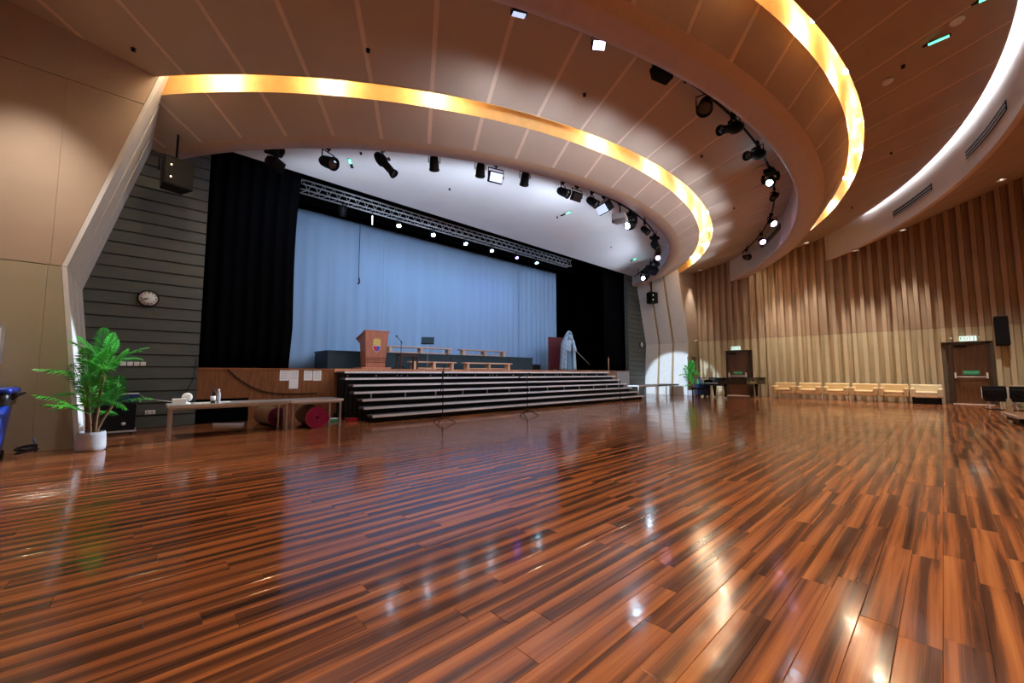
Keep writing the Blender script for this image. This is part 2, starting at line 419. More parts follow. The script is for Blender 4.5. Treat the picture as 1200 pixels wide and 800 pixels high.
# ---- fluted right wall
wr = MB().bx((XR + .16, YB, 0), (XR + .3, YF + .3, 11)).build('wall_right', M['joint'])
tag(wr, 'wall of tall vertical flutes, cream below and tan above', None, None, 'structure')
FP = 0.338; DOORS = [(-1.25, -0.2), (6.98, 8.05)]; DH = 2.36
def flute_mesh(z0, z1, m):
    # sawtooth fin: broad slanted face and a short return
    return MB().prism([(XR + .16, -FP / 2), (XR + .14, -FP / 2), (XR + .10, -.02), (XR - .06, .02), (XR - .06, FP / 2 - .02), (XR + .13, FP / 2 - .005), (XR + .16, FP / 2)], 2, z0, z1).mesh('flute', m)
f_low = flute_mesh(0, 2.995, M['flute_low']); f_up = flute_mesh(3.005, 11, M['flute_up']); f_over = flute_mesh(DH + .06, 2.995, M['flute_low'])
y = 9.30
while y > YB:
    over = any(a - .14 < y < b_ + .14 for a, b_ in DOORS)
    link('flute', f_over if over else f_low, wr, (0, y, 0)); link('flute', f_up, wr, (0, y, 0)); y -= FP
MB().bx((XR + .02, 9.46, 0), (XR + .2, 9.7, 11)).build('corner_strip', M['flute_up'], wr)
# ---- walls the camera does not see, closing the hall
for nm, a, c, lb in (('wall_left', (XL - .2, YB, 0), (XL, YF + .1, 11), 'plain tan side wall of the hall'), ('wall_back', (XL - .2, YB - .2, 0), (XR + .3, YB, 11), 'plain tan back wall of the hall')):
    tag(MB().bx(a, c).build(nm, M['wall_up']), lb, None, None, 'structure')

# ================================================================== CEILING
OX, OY = XC, 18.5
CUR = {'E1': (18.0, 11.75), 'C1i': (19.0, 13.82), 'C1': (19.0, 14.27), 'E2': (20.5, 18.16), 'C2i': (18.0, 16.85), 'C2': (18.0, 17.13), 'F3': (18.0, 19.48), 'OUT': (18.0, 30.5)}
def rc(k, ph):
    yc, R = CUR[k]; e = yc - OY
    return -e * math.cos(ph) + math.sqrt(R * R - e * e * math.sin(ph) ** 2)
def cp(k, ph, off=0.0, z=0.0):
    r = rc(k, ph) + off
    return Vector((OX + r * math.sin(ph), OY - r * math.cos(ph), z))
ceil = empty('ceiling'); tag(ceil, 'stepped ceiling of curved beige panel tiers around the stage', None, None, 'structure')
R_ = math.radians
def ring(name, prof, m, a0=-62, a1=62, n=150):
    """prof: list of (curve, offset, z) making one continuous swept strip"""
    vs = []; fs = []; k = len(prof)
    for i in range(n + 1):
        ph = R_(a0 + (a1 - a0) * i / n)
        for (c, o, z) in prof: vs.append(cp(c, ph, o, z))
    for i in range(n):
        for j in range(k - 1): fs.append((i * k + j, i * k + j + 1, (i + 1) * k + j + 1, (i + 1) * k + j))
    return MB().add(vs, fs, True).build(name, m, ceil)
def sector(p0, p1, ph0, ph1, m, gap=0.04, th=0.012, n=4):
    lo = []; hi = []
    for i in range(n + 1):
        for (c, o, z), lst_o in ((p0, 0.0), (p1, 0.0)):
            rm = rc(c, ph0); g = gap / rm
            ph = (ph0 + g) + (ph1 - ph0 - 2 * g) * i / n
            p = cp(c, ph, o, z); lo.append(p); hi.append(p + Vector((0, 0, th)))
    N2 = len(lo); fs = []
    for i in range(n):
        a, b_, c_, d = 2 * i, 2 * i + 1, 2 * i + 3, 2 * i + 2
        fs += [(a, b_, c_, d), (N2 + d, N2 + c_, N2 + b_, N2 + a), (a, d, N2 + d, N2 + a), (b_, N2 + b_, N2 + c_, c_)]
    fs += [(0, N2, N2 + 1, 1), (2 * n, 2 * n + 1, N2 + 2 * n + 1, N2 + 2 * n)]
    MB().add(lo + hi, fs).build('ceiling_panel', m, ceil)
def tier(p0, p1, seam, step, lim=58, pm_='panel'):
    k0 = int((-lim - seam) // step); ph = seam + k0 * step
    while ph < lim:
        a, b_ = R_(ph), R_(ph + step); ph += step
        mid = cp(p0[0], (a + b_) / 2, p0[1]); mid2 = cp(p1[0], (a + b_) / 2, p1[1])
        if max(mid.x, mid2.x) < XL - 1 or min(mid.x, mid2.x) > XR + 1: continue
        if min(mid.y, mid2.y) > YS + 1.0: continue
        sector(p0, p1, a, b_, M[pm_])
    ring('joint_strip', [(p0[0], p0[1], p0[2] + .007), (p1[0], p1[1], p1[2] + .007)], M['batten'] if pm_ == 'panel' else M['bead'], -lim, lim)
# soffit over the stage front
SZ = 6.80
n = 80; pts = []
for i in range(n + 1):
    ph = R_(-62 + 124 * i / n); p = cp('E1', ph, 0.01, SZ)
    if p.y < YS: pts.append((p.x, p.y))
pts = [(0.2, YS)] + pts + [(mx(0.2), YS)]
MB().prism(pts, 2, SZ, SZ + .03).build('soffit', M['white'], ceil)
# tier around the stage
ring('fascia', [('E1', 0.0, SZ), ('E1', 0.0, 6.25)], M['white'])
ring('lip', [('E1', 0.0, 6.25), ('E1', 0.03, 6.21), ('E1', 0.10, 6.20), ('E1', 0.24, 6.215)], M['lip'])
ring('bead', [('E1', 0.24, 6.215), ('E1', 0.30, 6.225), ('E1', 0.36, 6.24), ('E1', 0.42, 6.262)], M['bead'])
tier(('E1', 0.42, 6.262), ('C1i', 0.0, 6.60), -47.5, 4.6)
ring('cove_wall', [('C1i', 0.0, 6.585), ('C1i', 0.0, 7.16), ('C1', 0.0, 7.16), ('C1', 0.0, 6.585)], M['gold'])
tier(('C1', 0.0, 6.60), ('E2', -0.0, 7.32), -47.5, 4.6)
ring('fascia', [('E2', 0.0, 7.36), ('E2', 0.0, 6.25)], M['white'])
ring('lip', [('E2', 0.0, 6.25), ('E2', 0.03, 6.21), ('E2', 0.12, 6.20), ('E2', 0.44, 6.215)], M['lip'])
ring('bead', [('E2', 0.44, 6.215), ('E2', 0.51, 6.225), ('E2', 0.58, 6.25), ('E2', 0.64, 6.29)], M['bead'])
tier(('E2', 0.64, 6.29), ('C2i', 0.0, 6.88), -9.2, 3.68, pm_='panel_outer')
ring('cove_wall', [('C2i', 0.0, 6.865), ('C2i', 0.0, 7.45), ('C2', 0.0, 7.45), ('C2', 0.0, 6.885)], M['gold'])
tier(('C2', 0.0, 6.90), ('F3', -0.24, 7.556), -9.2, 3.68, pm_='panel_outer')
ring('fascia', [('F3', -0.28, 7.58), ('F3', -0.28, 7.90), ('F3', 0.0, 7.90), ('F3', 0.0, 6.50)], M['white'])  # slot at the top is shaped to hide the added glow strip
ring('added_glow_strip', [('F3', -0.26, 7.84), ('F3', -0.25, 7.70)], M['strip'], -30, 33, 80)  # glowing strip added to brighten the outer fascia
ring('lip', [('F3', 0.0, 6.50), ('F3', 0.02, 6.47), ('F3', 0.10, 6.47)], M['bead'])
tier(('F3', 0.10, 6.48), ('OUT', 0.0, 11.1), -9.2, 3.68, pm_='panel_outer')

# cove lamps
def cove_lamp(k, ph, z, e, place):
    p = cp(k, R_(ph), -0.10, z)
    t = thing('cove_lamp', 'small warm lamp glowing in the gold ceiling cove ' + place, 'lamp', p, R_(ph), 'lamps in the ceiling cove ' + place)
    MB().cyl((0, 0, .0), (0, 0, .10), .045, n=14).box((0, 0, .11), (.12, .06, .02)).build('socket', M['white_plastic'], t)
    MB().lathe([(0.001, -.075), (.03, -.065), (.048, -.04), (.05, -.015), (.045, 0)], 14).build('bulb', M['bulb'], t)
    light('cove_light', 'POINT', p - Vector((0, 0, .09)), e, (1.0, 0.80, 0.54), t, size=.05)
for ph in (-54.5, -46, -37.35, -28.75, -20.2 + 9 * 1, -1.1, 8.2, 16.6, 24.5, 33.0, 41.5, 50.0):
    cove_lamp('C1', ph, 6.91, E_COVE1, 'nearer the stage')
for ph in (-43, -36.2, -29.3, -22.3, -15.3, -8.3, -2.0, 5.3, 10.6, 16.6, 23.9, 32.5, 39.5):
    cove_lamp('C2', ph, 7.20, E_COVE2, 'nearer the fluted wall')
def downlight(x, y, z, e, aim=None, angle=95, label='round fill downlight added in the outer ceiling tier', group='added fill downlights in the outer ceiling', col=(1.0, .90, .78)):
    t = thing('downlight', label, 'ceiling light', (x, y, z), 0, group)
    MB().lathe([(.11, .0), (.13, -.012), (.13, -.022), (.098, -.022), (.09, .05), (.09, .09)], 20).build('trim_ring', M['white_plastic'], t)
    MB().lathe([(0.001, .03), (.088, .03), (.088, .05), (0.001, .05)], 20).build('lens', M['down_lens'], t)
    light('downlight_beam', 'SPOT', (x, y, z - .03), e, col, t, aim or (x, y, 0), size=.09, angle=angle, blend=.7)
def zout(x, y):
    r = math.hypot(x - OX, y - 18.0); return 6.48 + (r - 19.58) * (11.1 - 6.48) / (30.5 - 19.58)
for (x, y) in ((1.5, -1.5), (5.5, -3.2), (10.6, -3.8), (15.7, -3.2), (19.8, -1.6), (3, -5.8), (10.6, -6.3), (18.2, -5.8)):
    downlight(x, y, zout(x, y) - .02, E_FILL)  # downlights added as general fill for the hall

# ================================================================== STAGE
SH, SX0, SX1 = 1.33, 1.05, mx(1.05)
TX0, TX1 = 4.2, 17.05                          # stepped riser unit in front of the stage
st = MB().bx((SX0, YS + .06, 0), (SX1, 16.9, SH - .03)).build('stage', M['black_void']); tag(st, 'raised wooden stage with a veneered front and orange board edge', None, None, 'structure')
xs = SX0; k = 0
while xs < SX1 - .01:                          # veneered front panels
    xe_ = min(xs + 1.05, SX1)
    if not (xs > TX0 + .2 and xe_ < TX1 - .2):
        m_ = M['grey_panel'] if xs > 18.6 else M['stage_wood']
        z0 = .58 if xs < 2.0 else 0.0
        MB().bx((xs + .003, YS - .01, z0), (xe_ - .003, YS + .06, SH - .03)).build('front_panel', m_, st)
        if z0: MB().bx((xs, YS + .04, 0), (xe_, YS + .06, z0)).build('black_lower_panel', M['black_void'], st)  # plain black sheet below the shortened front panel
    xs = xe_
me = MB().bx((0.004, YS - .06, SH - .11), (.496, YS + .35, SH)).mesh('edge_board', M['nosing_wood'])
k = 0
while TX0 - .05 + k * .5 < TX1 + .6: link('edge_board', me, st, (TX0 - .05 + k * .5, 0, 0)); k += 1
for (a, c) in ((SX0, TX0 - .05), (TX0 - .05 + k * .5, SX1)):
    MB().bx((a, YS - .03, SH - .05), (c, YS + .35, SH - .002)).build('edge_board', M['stage_wood'], st)
me = MB().bx((SX0 + .002, 0, SH - .03), (SX1, .196, SH - .003)).mesh('stage_board', M['stage_floor'])
for k in range(22): link('stage_board', me, st, (0, YS + .352 + k * .2, 0))
# stage house
tag(MB().bx((SX0 - 1.0, 16.9, 0), (SX1 + 1.0, 17.1, 10)).build('wall_stage_back', M['black_void']), 'black back wall of the stage house', None, None, 'structure')
for nm, x in (('wall_wing_left', SX0 - 1.0), ('wall_wing_right', SX1 + .8)):
    tag(MB().bx((x, YS + .21, 0), (x + .2, 17, 10)).build(nm, M['black_void']), 'black side wall of the stage house', None, None, 'structure')
hd = MB().bx((SX0 - 1, YS - .0, SZ + .02), (SX1 + 1, YS + .1, 10)).build('header', M['black_void'], st)
MB().bx((SX0 - 1, YS + .1, 9.8), (SX1 + 1, 17, 10)).build('fly_loft', M['black_void'], st)

# ---- curtains
def curtain_mesh(x0, x1, y, z0, z1, amp, wave, name, m, pinch=None, seed=1, taper=None):
    r = random.Random(seed); nx = max(8, int((x1 - x0) / wave * 10)); nz = 14
    ph = [r.uniform(0, 6.28) for _ in range(4)]; vs = []; fs = []
    for j in range(nz + 1):
        t = j / nz; z = z0 + (z1 - z0) * t
        for i in range(nx + 1):
            u = i / nx; x = x0 + (x1 - x0) * u
            if pinch: x = x0 + (x1 - x0) * u * pinch(t)
            a = amp(u) if callable(amp) else amp
            yy = y + a * (math.sin(u * (x1 - x0) / wave * 2 * PI + ph[0] + .4 * math.sin(t * 2 + ph[1])) + .4 * math.sin(u * (x1 - x0) / wave * 5.1 + ph[2])) * (1.0 - .35 * t)
            vs.append((x, yy, z))
    for j in range(nz):
        for i in range(nx): fs.append((j * (nx + 1) + i, j * (nx + 1) + i + 1, (j + 1) * (nx + 1) + i + 1, (j + 1) * (nx + 1) + i))
    b = MB(); b.add(vs, fs, True); return b
def solid(o, th=.012):
    m = o.modifiers.new('thick', 'SOLIDIFY'); m.thickness = th; return o
pin = lambda t: 1.0 - .09 * (1 - t) ** 2 - .05 * math.sin(max(0, min(1, (t - .15) / .7)) * PI)
o = solid(curtain_mesh(.75, 3.35, 12.55, SH + .005, 9.4, .07, .32, 'c', None, pin, 4).build('stage_curtain', M['black_cloth']))
tag(o, 'black stage curtain hanging beside the board wall behind the left tables', 'curtain')
o = solid(curtain_mesh(18.55, 20.6, 12.55, SH + .005, 9.4, .07, .32, 'c', None, None, 5).build('stage_curtain', M['black_cloth']))
tag(o, 'black stage curtain hanging beside the statue and the right-hand clock wall', 'curtain')
t = thing('backdrop_curtain', 'wide pale cloth backdrop lit blue across the back of the stage', 'curtain', (0, 15.3, SH))
bd = [(2.6, 5.05), (5.05, 7.1), (7.1, 9.6), (9.6, 12.1), (12.1, 14.8), (14.8, 17.75)]
for i, (a, c) in enumerate(bd):
    amp = (lambda u: .012) if i < 4 else ((lambda u: .02 + .02 * u) if i == 4 else (lambda u: .045 + .03 * u))
    solid(curtain_mesh(a, c + .02, 0.0 + .012 * (i % 2), .004, 5.72 - (.0 if i < 5 else .0), amp, .42 if i < 4 else .36, 'c', None, None, 20 + i).build('cloth_panel', M['backdrop'], t), .006)
MB().cyl((2.5, 0, 5.74), (17.9, 0, 5.74), .03).build('hanging_bar', M['black'], t)
o = MB().bx((SX0 - .8, 14.75, 7.08), (SX1 + .8, 14.80, 9.7)).build('border_curtain', M['black_cloth'], st)
# ---- truss with its lamps
t = thing('lighting_truss', 'long aluminium box truss hung across the stage mouth', 'truss', (0, 13.0, 6.87))
TA, TB, tw = 2.9, 16.2, .15
for sy in (-1, 1):
    for sz in (-1, 1): MB().cyl((TA, sy * tw, sz * tw), (TB, sy * tw, sz * tw), .025, n=8).build('chord', M['steel'], t)
nb = 44; st_ = (TB - TA) / nb
dm = MB().tube([(0, -tw, -tw), (st_ / 2, -tw, tw), (st_, -tw, -tw)], .011, 6).tube([(0, -tw, -tw), (st_ / 2, tw, -tw), (st_, -tw, -tw)], .011, 6).mesh('lacing', M['steel'])
for k in range(nb): link('lacing', dm, t, (TA + k * st_, 0, 0))
for x in (4.5, 8, 11.5, 15): MB().cyl((x, 0, tw), (x, 0, 2.85), .012, n=6).build('hanger', M['black'], t)

def aim_M(dirv, org):
    return Matrix.Translation(Vector(org)) @ Vector(dirv).normalized().to_track_quat('Z', 'Y').to_matrix().to_4x4()
def fixture(kind, pipe, aim, label, lens=None, sc=1.0, group=None, led=None, rz=0.0):
    """a stage lantern hung under a pipe point; aim is a world point"""
    t = thing({'par': 'par_light', 'profile': 'profile_spotlight', 'moving': 'moving_head_light', 'flood': 'flood_light', 'box': 'strobe_light'}[kind], label, 'stage light', pipe, 0, group)
    lm = lens or M['lens_dark']; s = sc
    MB().cyl((-.04 * s, 0, 0), (.04 * s, 0, 0), .045 * s, n=10).cyl((0, 0, -.03 * s), (0, 0, -.09 * s), .015 * s, n=8).build('clamp', M['black'], t)
    piv = Vector((0, 0, -.27 * s)); d = (Vector(aim) - Vector(pipe) - piv); d.normalize()
    hz = Vector((d.x, d.y, 0)); hz = hz.normalized() if hz.length > 1e-4 else Vector((1, 0, 0)); side = Vector((-hz.y, hz.x, 0))
    def yoke(w_, top=-.09):
        p = [piv + side * w_, Vector((0, 0, top * s)) + side * w_, Vector((0, 0, top * s)) - side * w_, piv - side * w_]
        MB().tube(p, .012 * s, 6).build('yoke', M['black'], t)
    A = aim_M(d, piv)
    if kind == 'par':
        yoke(.13 * s)
        o = MB().lathe([(0.001, -.17 * s), (.07 * s, -.16 * s), (.095 * s, -.11 * s), (.105 * s, -.02 * s), (.11 * s, .14 * s), (.12 * s, .145 * s), (.12 * s, .165 * s), (.10 * s, .165 * s), (.098 * s, .14 * s)], 18, A).build('body', M['black'], t)
        MB().lathe([(.0005, .145 * s), (.05 * s, .143 * s), (.098 * s, .135 * s)], 18, A).build('lens', lm, t)
        ends = .15
    elif kind == 'profile':
        yoke(.14 * s)
        MB().lathe([(0.001, -.24 * s), (.06 * s, -.235 * s), (.085 * s, -.2 * s), (.12 * s, -.10 * s), (.125 * s, .02 * s), (.085 * s, .08 * s), (.08 * s, .30 * s), (.10 * s, .36 * s), (.105 * s, .41 * s), (.09 * s, .41 * s), (.085 * s, .37 * s)], 18, A).build('body', M['black'], t)
        MB().lathe([(.0005, .385 * s), (.05 * s, .38 * s), (.086 * s, .37 * s)], 18, A).build('lens', lm, t)
        MB().box((0, .14 * s, .05 * s), (.10 * s, .05 * s, .03 * s), A).build('shutter_frame', M['black'], t)
        ends = .4
    elif kind == 'moving':
        MB().rbox((0, 0, -.13 * s), (.34 * s, .26 * s, .12 * s), .03 * s).build('base', M['black_plastic'], t)
        piv = Vector((0, 0, -.40 * s)); d = (Vector(aim) - Vector(pipe) - piv).normalized(); A = aim_M(d, piv)
        for q in (-1, 1): MB().tube([Vector((0, 0, -.18 * s)) + side * q * .16 * s, Vector((0, 0, -.3 * s)) + side * q * .18 * s, piv + side * q * .16 * s], [.045 * s, .05 * s, .045 * s], 8).build('arm', M['black_plastic'], t)
        MB().lathe([(0.001, -.17 * s), (.09 * s, -.15 * s), (.13 * s, -.06 * s), (.135 * s, .06 * s), (.11 * s, .16 * s), (.105 * s, .19 * s), (.085 * s, .19 * s), (.08 * s, .17 * s)], 18, A).build('head', M['black_plastic'], t)
        MB().lathe([(.0005, .18 * s), (.04 * s, .18 * s), (.082 * s, .17 * s)], 18, A).build('lens', lm, t)
        ends = .2
    elif kind == 'flood':
        yoke(.17 * s)
        MB().rbox((0, 0, -.03 * s), (.32 * s, .22 * s, .08 * s), .02 * s, A).build('body', M['black'], t)
        MB().box((0, 0, .018 * s), (.27 * s, .17 * s, .01 * s), A).build('lens', lm, t)
        ends = .05
    else:
        yoke(.2 * s)
        MB().rbox((0, 0, -.02 * s), (.38 * s, .24 * s, .20 * s), .02 * s, A).build('body', M['black_plastic'], t)
        MB().box((0, 0, .085 * s), (.33 * s, .19 * s, .012 * s), A).build('lens', lm, t)
        ends = .1
    if led: MB().lathe([(.0005, .012), (.012, .006), (.014, 0)], 8, aim_M(-d, piv - d * .16 * s)).build('indicator', led, t)
    return t, Vector(pipe) + piv + d * (ends + .03) * s
def mk_beam(tp, e, col, aim, angle, blend=.3, size=.06):
    t, p = tp; light('stage_beam', 'SPOT', p, e, col, t, aim, size, angle, blend)
leds = [(6.57, 'lens_led', 'cool white LED par lamp lit under the truss, nearest the lectern', (.40, .64, 1.0)), (7.98, 'lens_led', 'cool white LED par lamp lit under the truss, second along from the lectern', (.40, .64, 1.0)),
        (9.51, 'lens_cyan', 'cyan LED par lamp lit under the truss', (.30, .62, 1.0)), (10.91, 'lens_led', 'cool white LED par lamp lit under the truss between the cyan and violet ones', (.40, .64, 1.0)),
        (12.39, 'lens_violet', 'violet LED par lamp lit under the truss', (.3, .25, 1.0)), (13.69, 'lens_cyan', 'cyan-white LED par lamp lit at the statue end of the truss', (.30, .62, 1.0))]
for (x, lm, lb, col) in leds:
    tp = fixture('par', (x, 13.0, 6.72), (x - .9, 9.3, 1.4), lb, M[lm], .75, 'lamps under the truss')
    p = Vector((x, 13.15, 6.4)); light('wash_beam', 'SPOT', p, E_TRUSS, col, tp[0], (x, 15.25, 3.4), .08, 120, 1.0)
o = fixture('par', (4.6, 13.0, 6.72), (5.5, 15, 2), 'unlit dark par lamp under the truss above the lectern', None, 1.0, 'lamps under the truss')

# ---- curved lighting pipes with their lanterns
def pipe_arc(name, label, k, off, z, a0, a1, hang, n=60):
    t = thing(name, label, 'pipe', (0, 0, 0))
    MB().tube([cp(k, R_(a0 + (a1 - a0) * i / n), off, z) for i in range(n + 1)], .026, 8).build('pipe', M['black'], t)
    m = 10
    for i in range(m + 1):
        ph = R_(a0 + (a1 - a0) * (i + .3) / (m + .6)); p = cp(k, ph, off, z)
        MB().cyl(p, p + Vector((0, 0, hang)), .014, n=6).cyl(p - Vector((0, 0, .05)), p + Vector((0, 0, .06)), .04, n=8).build('bracket', M['black'], t)
    return t
RZ1 = 6.52
pipe_arc('lighting_pipe', 'curved black lighting pipe under the white soffit, inside the first ceiling edge', 'E1', -.40, RZ1, -50, 52, SZ - RZ1)
def on1(x, y, dz=0.0):
    ph = math.atan2(x - OX, OY - y); p = cp('E1', ph, -.40, RZ1 - .04 + dz); return p
ST = (10.6, 14.0, 1.6)
g1 = 'lanterns on the pipe over the stage front'
tp = fixture('moving', on1(2.1, 10.48, .1), (22.0, 10.4, .9), 'black moving-head light on the curved pipe above the left black curtain', None, 1.15, g1)
mk_beam(tp, E_MOVING * 2.4, (.66, .84, 1.0), (22.05, 10.2, .5), 11, .25)
fixture('par', on1(3.0, 9.55), (4.4, 6.5, 4.6), 'large black par can with barn yoke on the curved pipe next to the moving head', None, 1.3, g1)
fixture('profile', on1(4.0, 8.78), (5.3, 7.6, 4.2), 'long black profile spotlight hanging steeply from the pipe over the stage front', None, 1.05, g1)
for (x, y, lb) in ((5.0, 8.13, 'small black LED par with red indicator, next to the long profile spotlight'), (6.02, 7.61, 'small black LED par with red indicator, beside the pale flood light'), (7.16, 7.18, 'small black LED par with red indicator, past the pale flood light')):
    tp = fixture('par', on1(x, y, .08), (x + 1.6, y + 2.4, 3.8), lb, None, 1.05, g1, M['red_led'])
tp = fixture('flood', on1(6.4, 7.46), (5.6, 4.6, 4.8), 'pale lit rectangular flood light on the curved pipe', M['lens_flood'], 1.25, g1)
fixture('par', on1(8.35, 6.88), (9.0, 4.5, 4.6), 'black short par lamp on the pipe, beside the dark flood light', None, 1.1, g1)
fixture('flood', on1(8.85, 6.78), (8.5, 4.0, 4.6), 'dark rectangular flood light with open bracket on the curved pipe', None, 1.15, g1)
fixture('par', on1(9.46, 6.71), (10.2, 4.5, 4.2), 'black par lamp on the pipe, beside the tilted box light', None, 1.1, g1)
fixture('box', on1(10.0, 6.67), (7.6, 7.4, 4.2), 'big tilted black box light with red indicator on the curved pipe', M['lens_flood'], 1.25, g1, M['red_led'])
tp = fixture('moving', on1(11.55, 6.68), (5.2, 7.3, 3.4), 'moving-head light with a blue-white lit lens beside the grey projector', M['lens_blue'], 1.15, g1)
fixture('par', on1(12.8, 6.9), (13.4, 4.4, 3.6), 'small black par lamp on the pipe, past the lit moving head', None, 1.0, g1)
fixture('moving', on1(14.2, 7.25), (14.5, 5.0, 3.0), 'dark unlit moving-head light on the pipe, past the lit one', None, 1.0, g1)
fixture('par', on1(15.4, 7.7), (12.5, 6.0, 3.0), 'blue-tinted black par lamp on the far stretch of the curved pipe', None, 1.0, g1)
fixture('par', on1(16.3, 8.15), (8, 3.5, 1.5), 'par lamp with a pink-white lit lens on the far stretch of the pipe', M['lens_pink'], 1.0, g1)
fixture('par', on1(17.0, 8.6), (16, 6.0, 2.0), 'unlit black par lamp right beside the pink-lit one', None, 1.0, g1)
fixture('box', on1(18.0, 9.3, .05), (16.5, 7.2, 2.0), 'bulky dark box light at the far end of the pipe, above the hanging speaker', None, 1.5, g1)
tp = fixture('moving', on1(18.9, 10.1, .05), (-.3, 9.1, 1.0), 'moving-head light with a dazzling blue-white lens at the far end of the pipe', M['lens_blue'], 1.15, g1)
mk_beam(tp, E_MOVING * 3.6, (.72, .86, 1.0), (-.3, 9.3, .95), 8, .35)
# projector
pr = thing('projector', 'light grey projector on a drop pole by the curved lighting pipe', 'projector', on1(10.85, 6.66, -.02), R_(20))
MB().rbox((0, 0, -.42), (.52, .42, .19), .03).build('body', M['grey_plastic'], pr)
MB().lathe([(.075, 0), (.075, .06), (.06, .07), (.055, .05), (.0005, .045)], 16, aim_M((0, 1, 0), (.1, .2, -.42))).build('lens', M['lens_dark'], pr)
MB().cyl((0, 0, -.33), (0, 0, .3), .02, n=8).build('drop_pole', M['black'], pr)
MB().box((.2, -.215, -.42), (.1, .01, .1)).build('vent_grille', M['black'], pr)

RZ2 = 6.98
pipe_arc('lighting_pipe', 'curved black lighting pipe by the white fascia of the second ceiling edge', 'E2', -.55, RZ2, -34, 40, .28)
def on2(x, y, dz=0.0):
    ph = math.atan2(x - OX, OY - y); return cp('E2', ph, -.55, RZ2 - .04 + dz)
g2 = 'lanterns on the second ceiling pipe'
tp = fixture('flood', on2(4.0, 4.1), (5.0, 6.0, 0), 'pale lit flood light peeping over the second ceiling edge', M['lens_flood'], .75, g2)
tp = fixture('flood', on2(5.41, 3.6), (3.4, 1.0, 3.0), 'white-lit flood light on the second ceiling edge, before the plain black box', emit('flood_lilac_lens', (.9, .75, 1.0), 2.5), .75, g2)
tp = fixture('box', on2(6.85, 3.2, .1), (7.4, 5, 6.4), 'plain black box light on the second ceiling edge', None, 1.0, g2)
fixture('par', on2(8.3, 2.95, .15), (6.9, 2.8, 5.0), 'wide black par can on the second ceiling edge, next to the profile spotlights', None, 1.35, g2)
fixture('profile', on2(9.6, 2.82, .1), (7.2, 4.0, 5.8), 'long black profile spotlight beside the wide par can on the second pipe', None, 1.1, g2)
fixture('profile', on2(11.25, 2.8, .1), (8.6, 3.8, 5.8), 'long black profile spotlight beside the moving head on the second pipe', None, 1.1, g2)
tp = fixture('moving', on2(12.9, 2.95, .1), (10.3, 2.9, 5.2), 'moving-head light with a small blue lens on the second pipe', M['lens_cyan'], 1.05, g2)
fixture('profile', on2(14.3, 3.15), (11.5, 3.2, 5.0), 'stubby tilted black spotlight between the blue moving head and the pink lamp', None, .85, g2)
tp = fixture('par', on2(16.6, 3.8), (13.0, 1.0, 3.0), 'LED par lamp with a pink-white lit lens on the second pipe, nearer the moving head', M['lens_pink'], 1.1, g2)
tp = fixture('par', on2(18.6, 4.75), (14.5, 2.4, 3.0), 'LED par lamp with a pink-white lit lens on the second pipe, nearer the pipe end', M['lens_pink'], 1.1, g2)
fixture('par', on2(20.6, 5.9), (18.5, 4.4, 5.8), 'unlit black par lamp near the wall end of the second pipe', None, 1.25, g2)

# broad cool wash spots added beside every lantern to brighten the soffit
for o in [o for o in list(COL.objects) if o.get('group') in (g1, g2)]:
    x, y, z = o.location; one = o['group'] == g1
    d = (Vector((XC, 14.0, 0)) - Vector((x, y, 0))).normalized()
    p = Vector((x, y, 0)) + d * (.30 if one else .8) + Vector((0, 0, 6.0 if one else 6.02))
    tgt = (x * .75 + XC * .25, 13.2 if one else 10.5, 4.7 if one else 4.6)
    light('added_wash', 'SPOT', p, E_RAIL1 if one else E_RAIL2, (.66, .79, 1.0) if one else (.86, .89, 1.0), o, tgt, .12, 160, 1.0)

# ---- air slots in the white fascias, detectors and sprinklers
def air_slot(k, a0, a1, z, label):
    t = thing('air_vent', label, 'air vent', (0, 0, 0))
    n = 10
    def strip(o, z0, z1):
        vs = []; fs = []
        for i in range(n + 1):
            ph = R_(a0 + (a1 - a0) * i / n)
            for (oo, zz) in ((o, z0), (o, z1), (o + .02, z1), (o + .02, z0)): vs.append(cp(k, ph, oo, zz))
        for i in range(n):
            for j in range(4): fs.append((i * 4 + j, i * 4 + (j + 1) % 4, i * 4 + 4 + (j + 1) % 4, i * 4 + 4 + j))
        fs += [(0, 1, 2, 3), (n * 4 + 3, n * 4 + 2, n * 4 + 1, n * 4)]
        return MB().add(vs, fs)
    strip(-.022, z - .11, z + .11).build('slot', M['black'], t)
    for q in (-.09, 0, .09): strip(-.035, z + q - .012, z + q + .012).build('blade', M['grey_plastic'], t)
def phof(x, y): return math.degrees(math.atan2(x - OX, OY - y))
air_slot('F3', phof(13.45, -1.27), phof(15.86, -.76), 6.99, 'long grey air slot in the outer white fascia, away from the fluted wall')
air_slot('F3', phof(17.83, -.09), phof(19.96, .91), 7.0, 'long grey air slot in the outer white fascia, close to the fluted wall')
air_slot('E2', phof(18.29, 4.05), phof(20.64, 5.37), 7.0, 'grey air slot in the white fascia behind the second lighting pipe')
def zrec(k0, z0, k1, z1, x, y):
    ph = math.atan2(x - OX, OY - y); r = math.hypot(x - OX, y - OY); a, c = rc(k0, ph), rc(k1, ph)
    return z0 + (z1 - z0) * (r - a) / (c - a)
ZR = lambda x, y: zrec('C1', 6.6, 'E2', 7.32, x, y)
Z4 = lambda x, y: zrec('C2', 6.9, 'F3', 7.63, x, y)
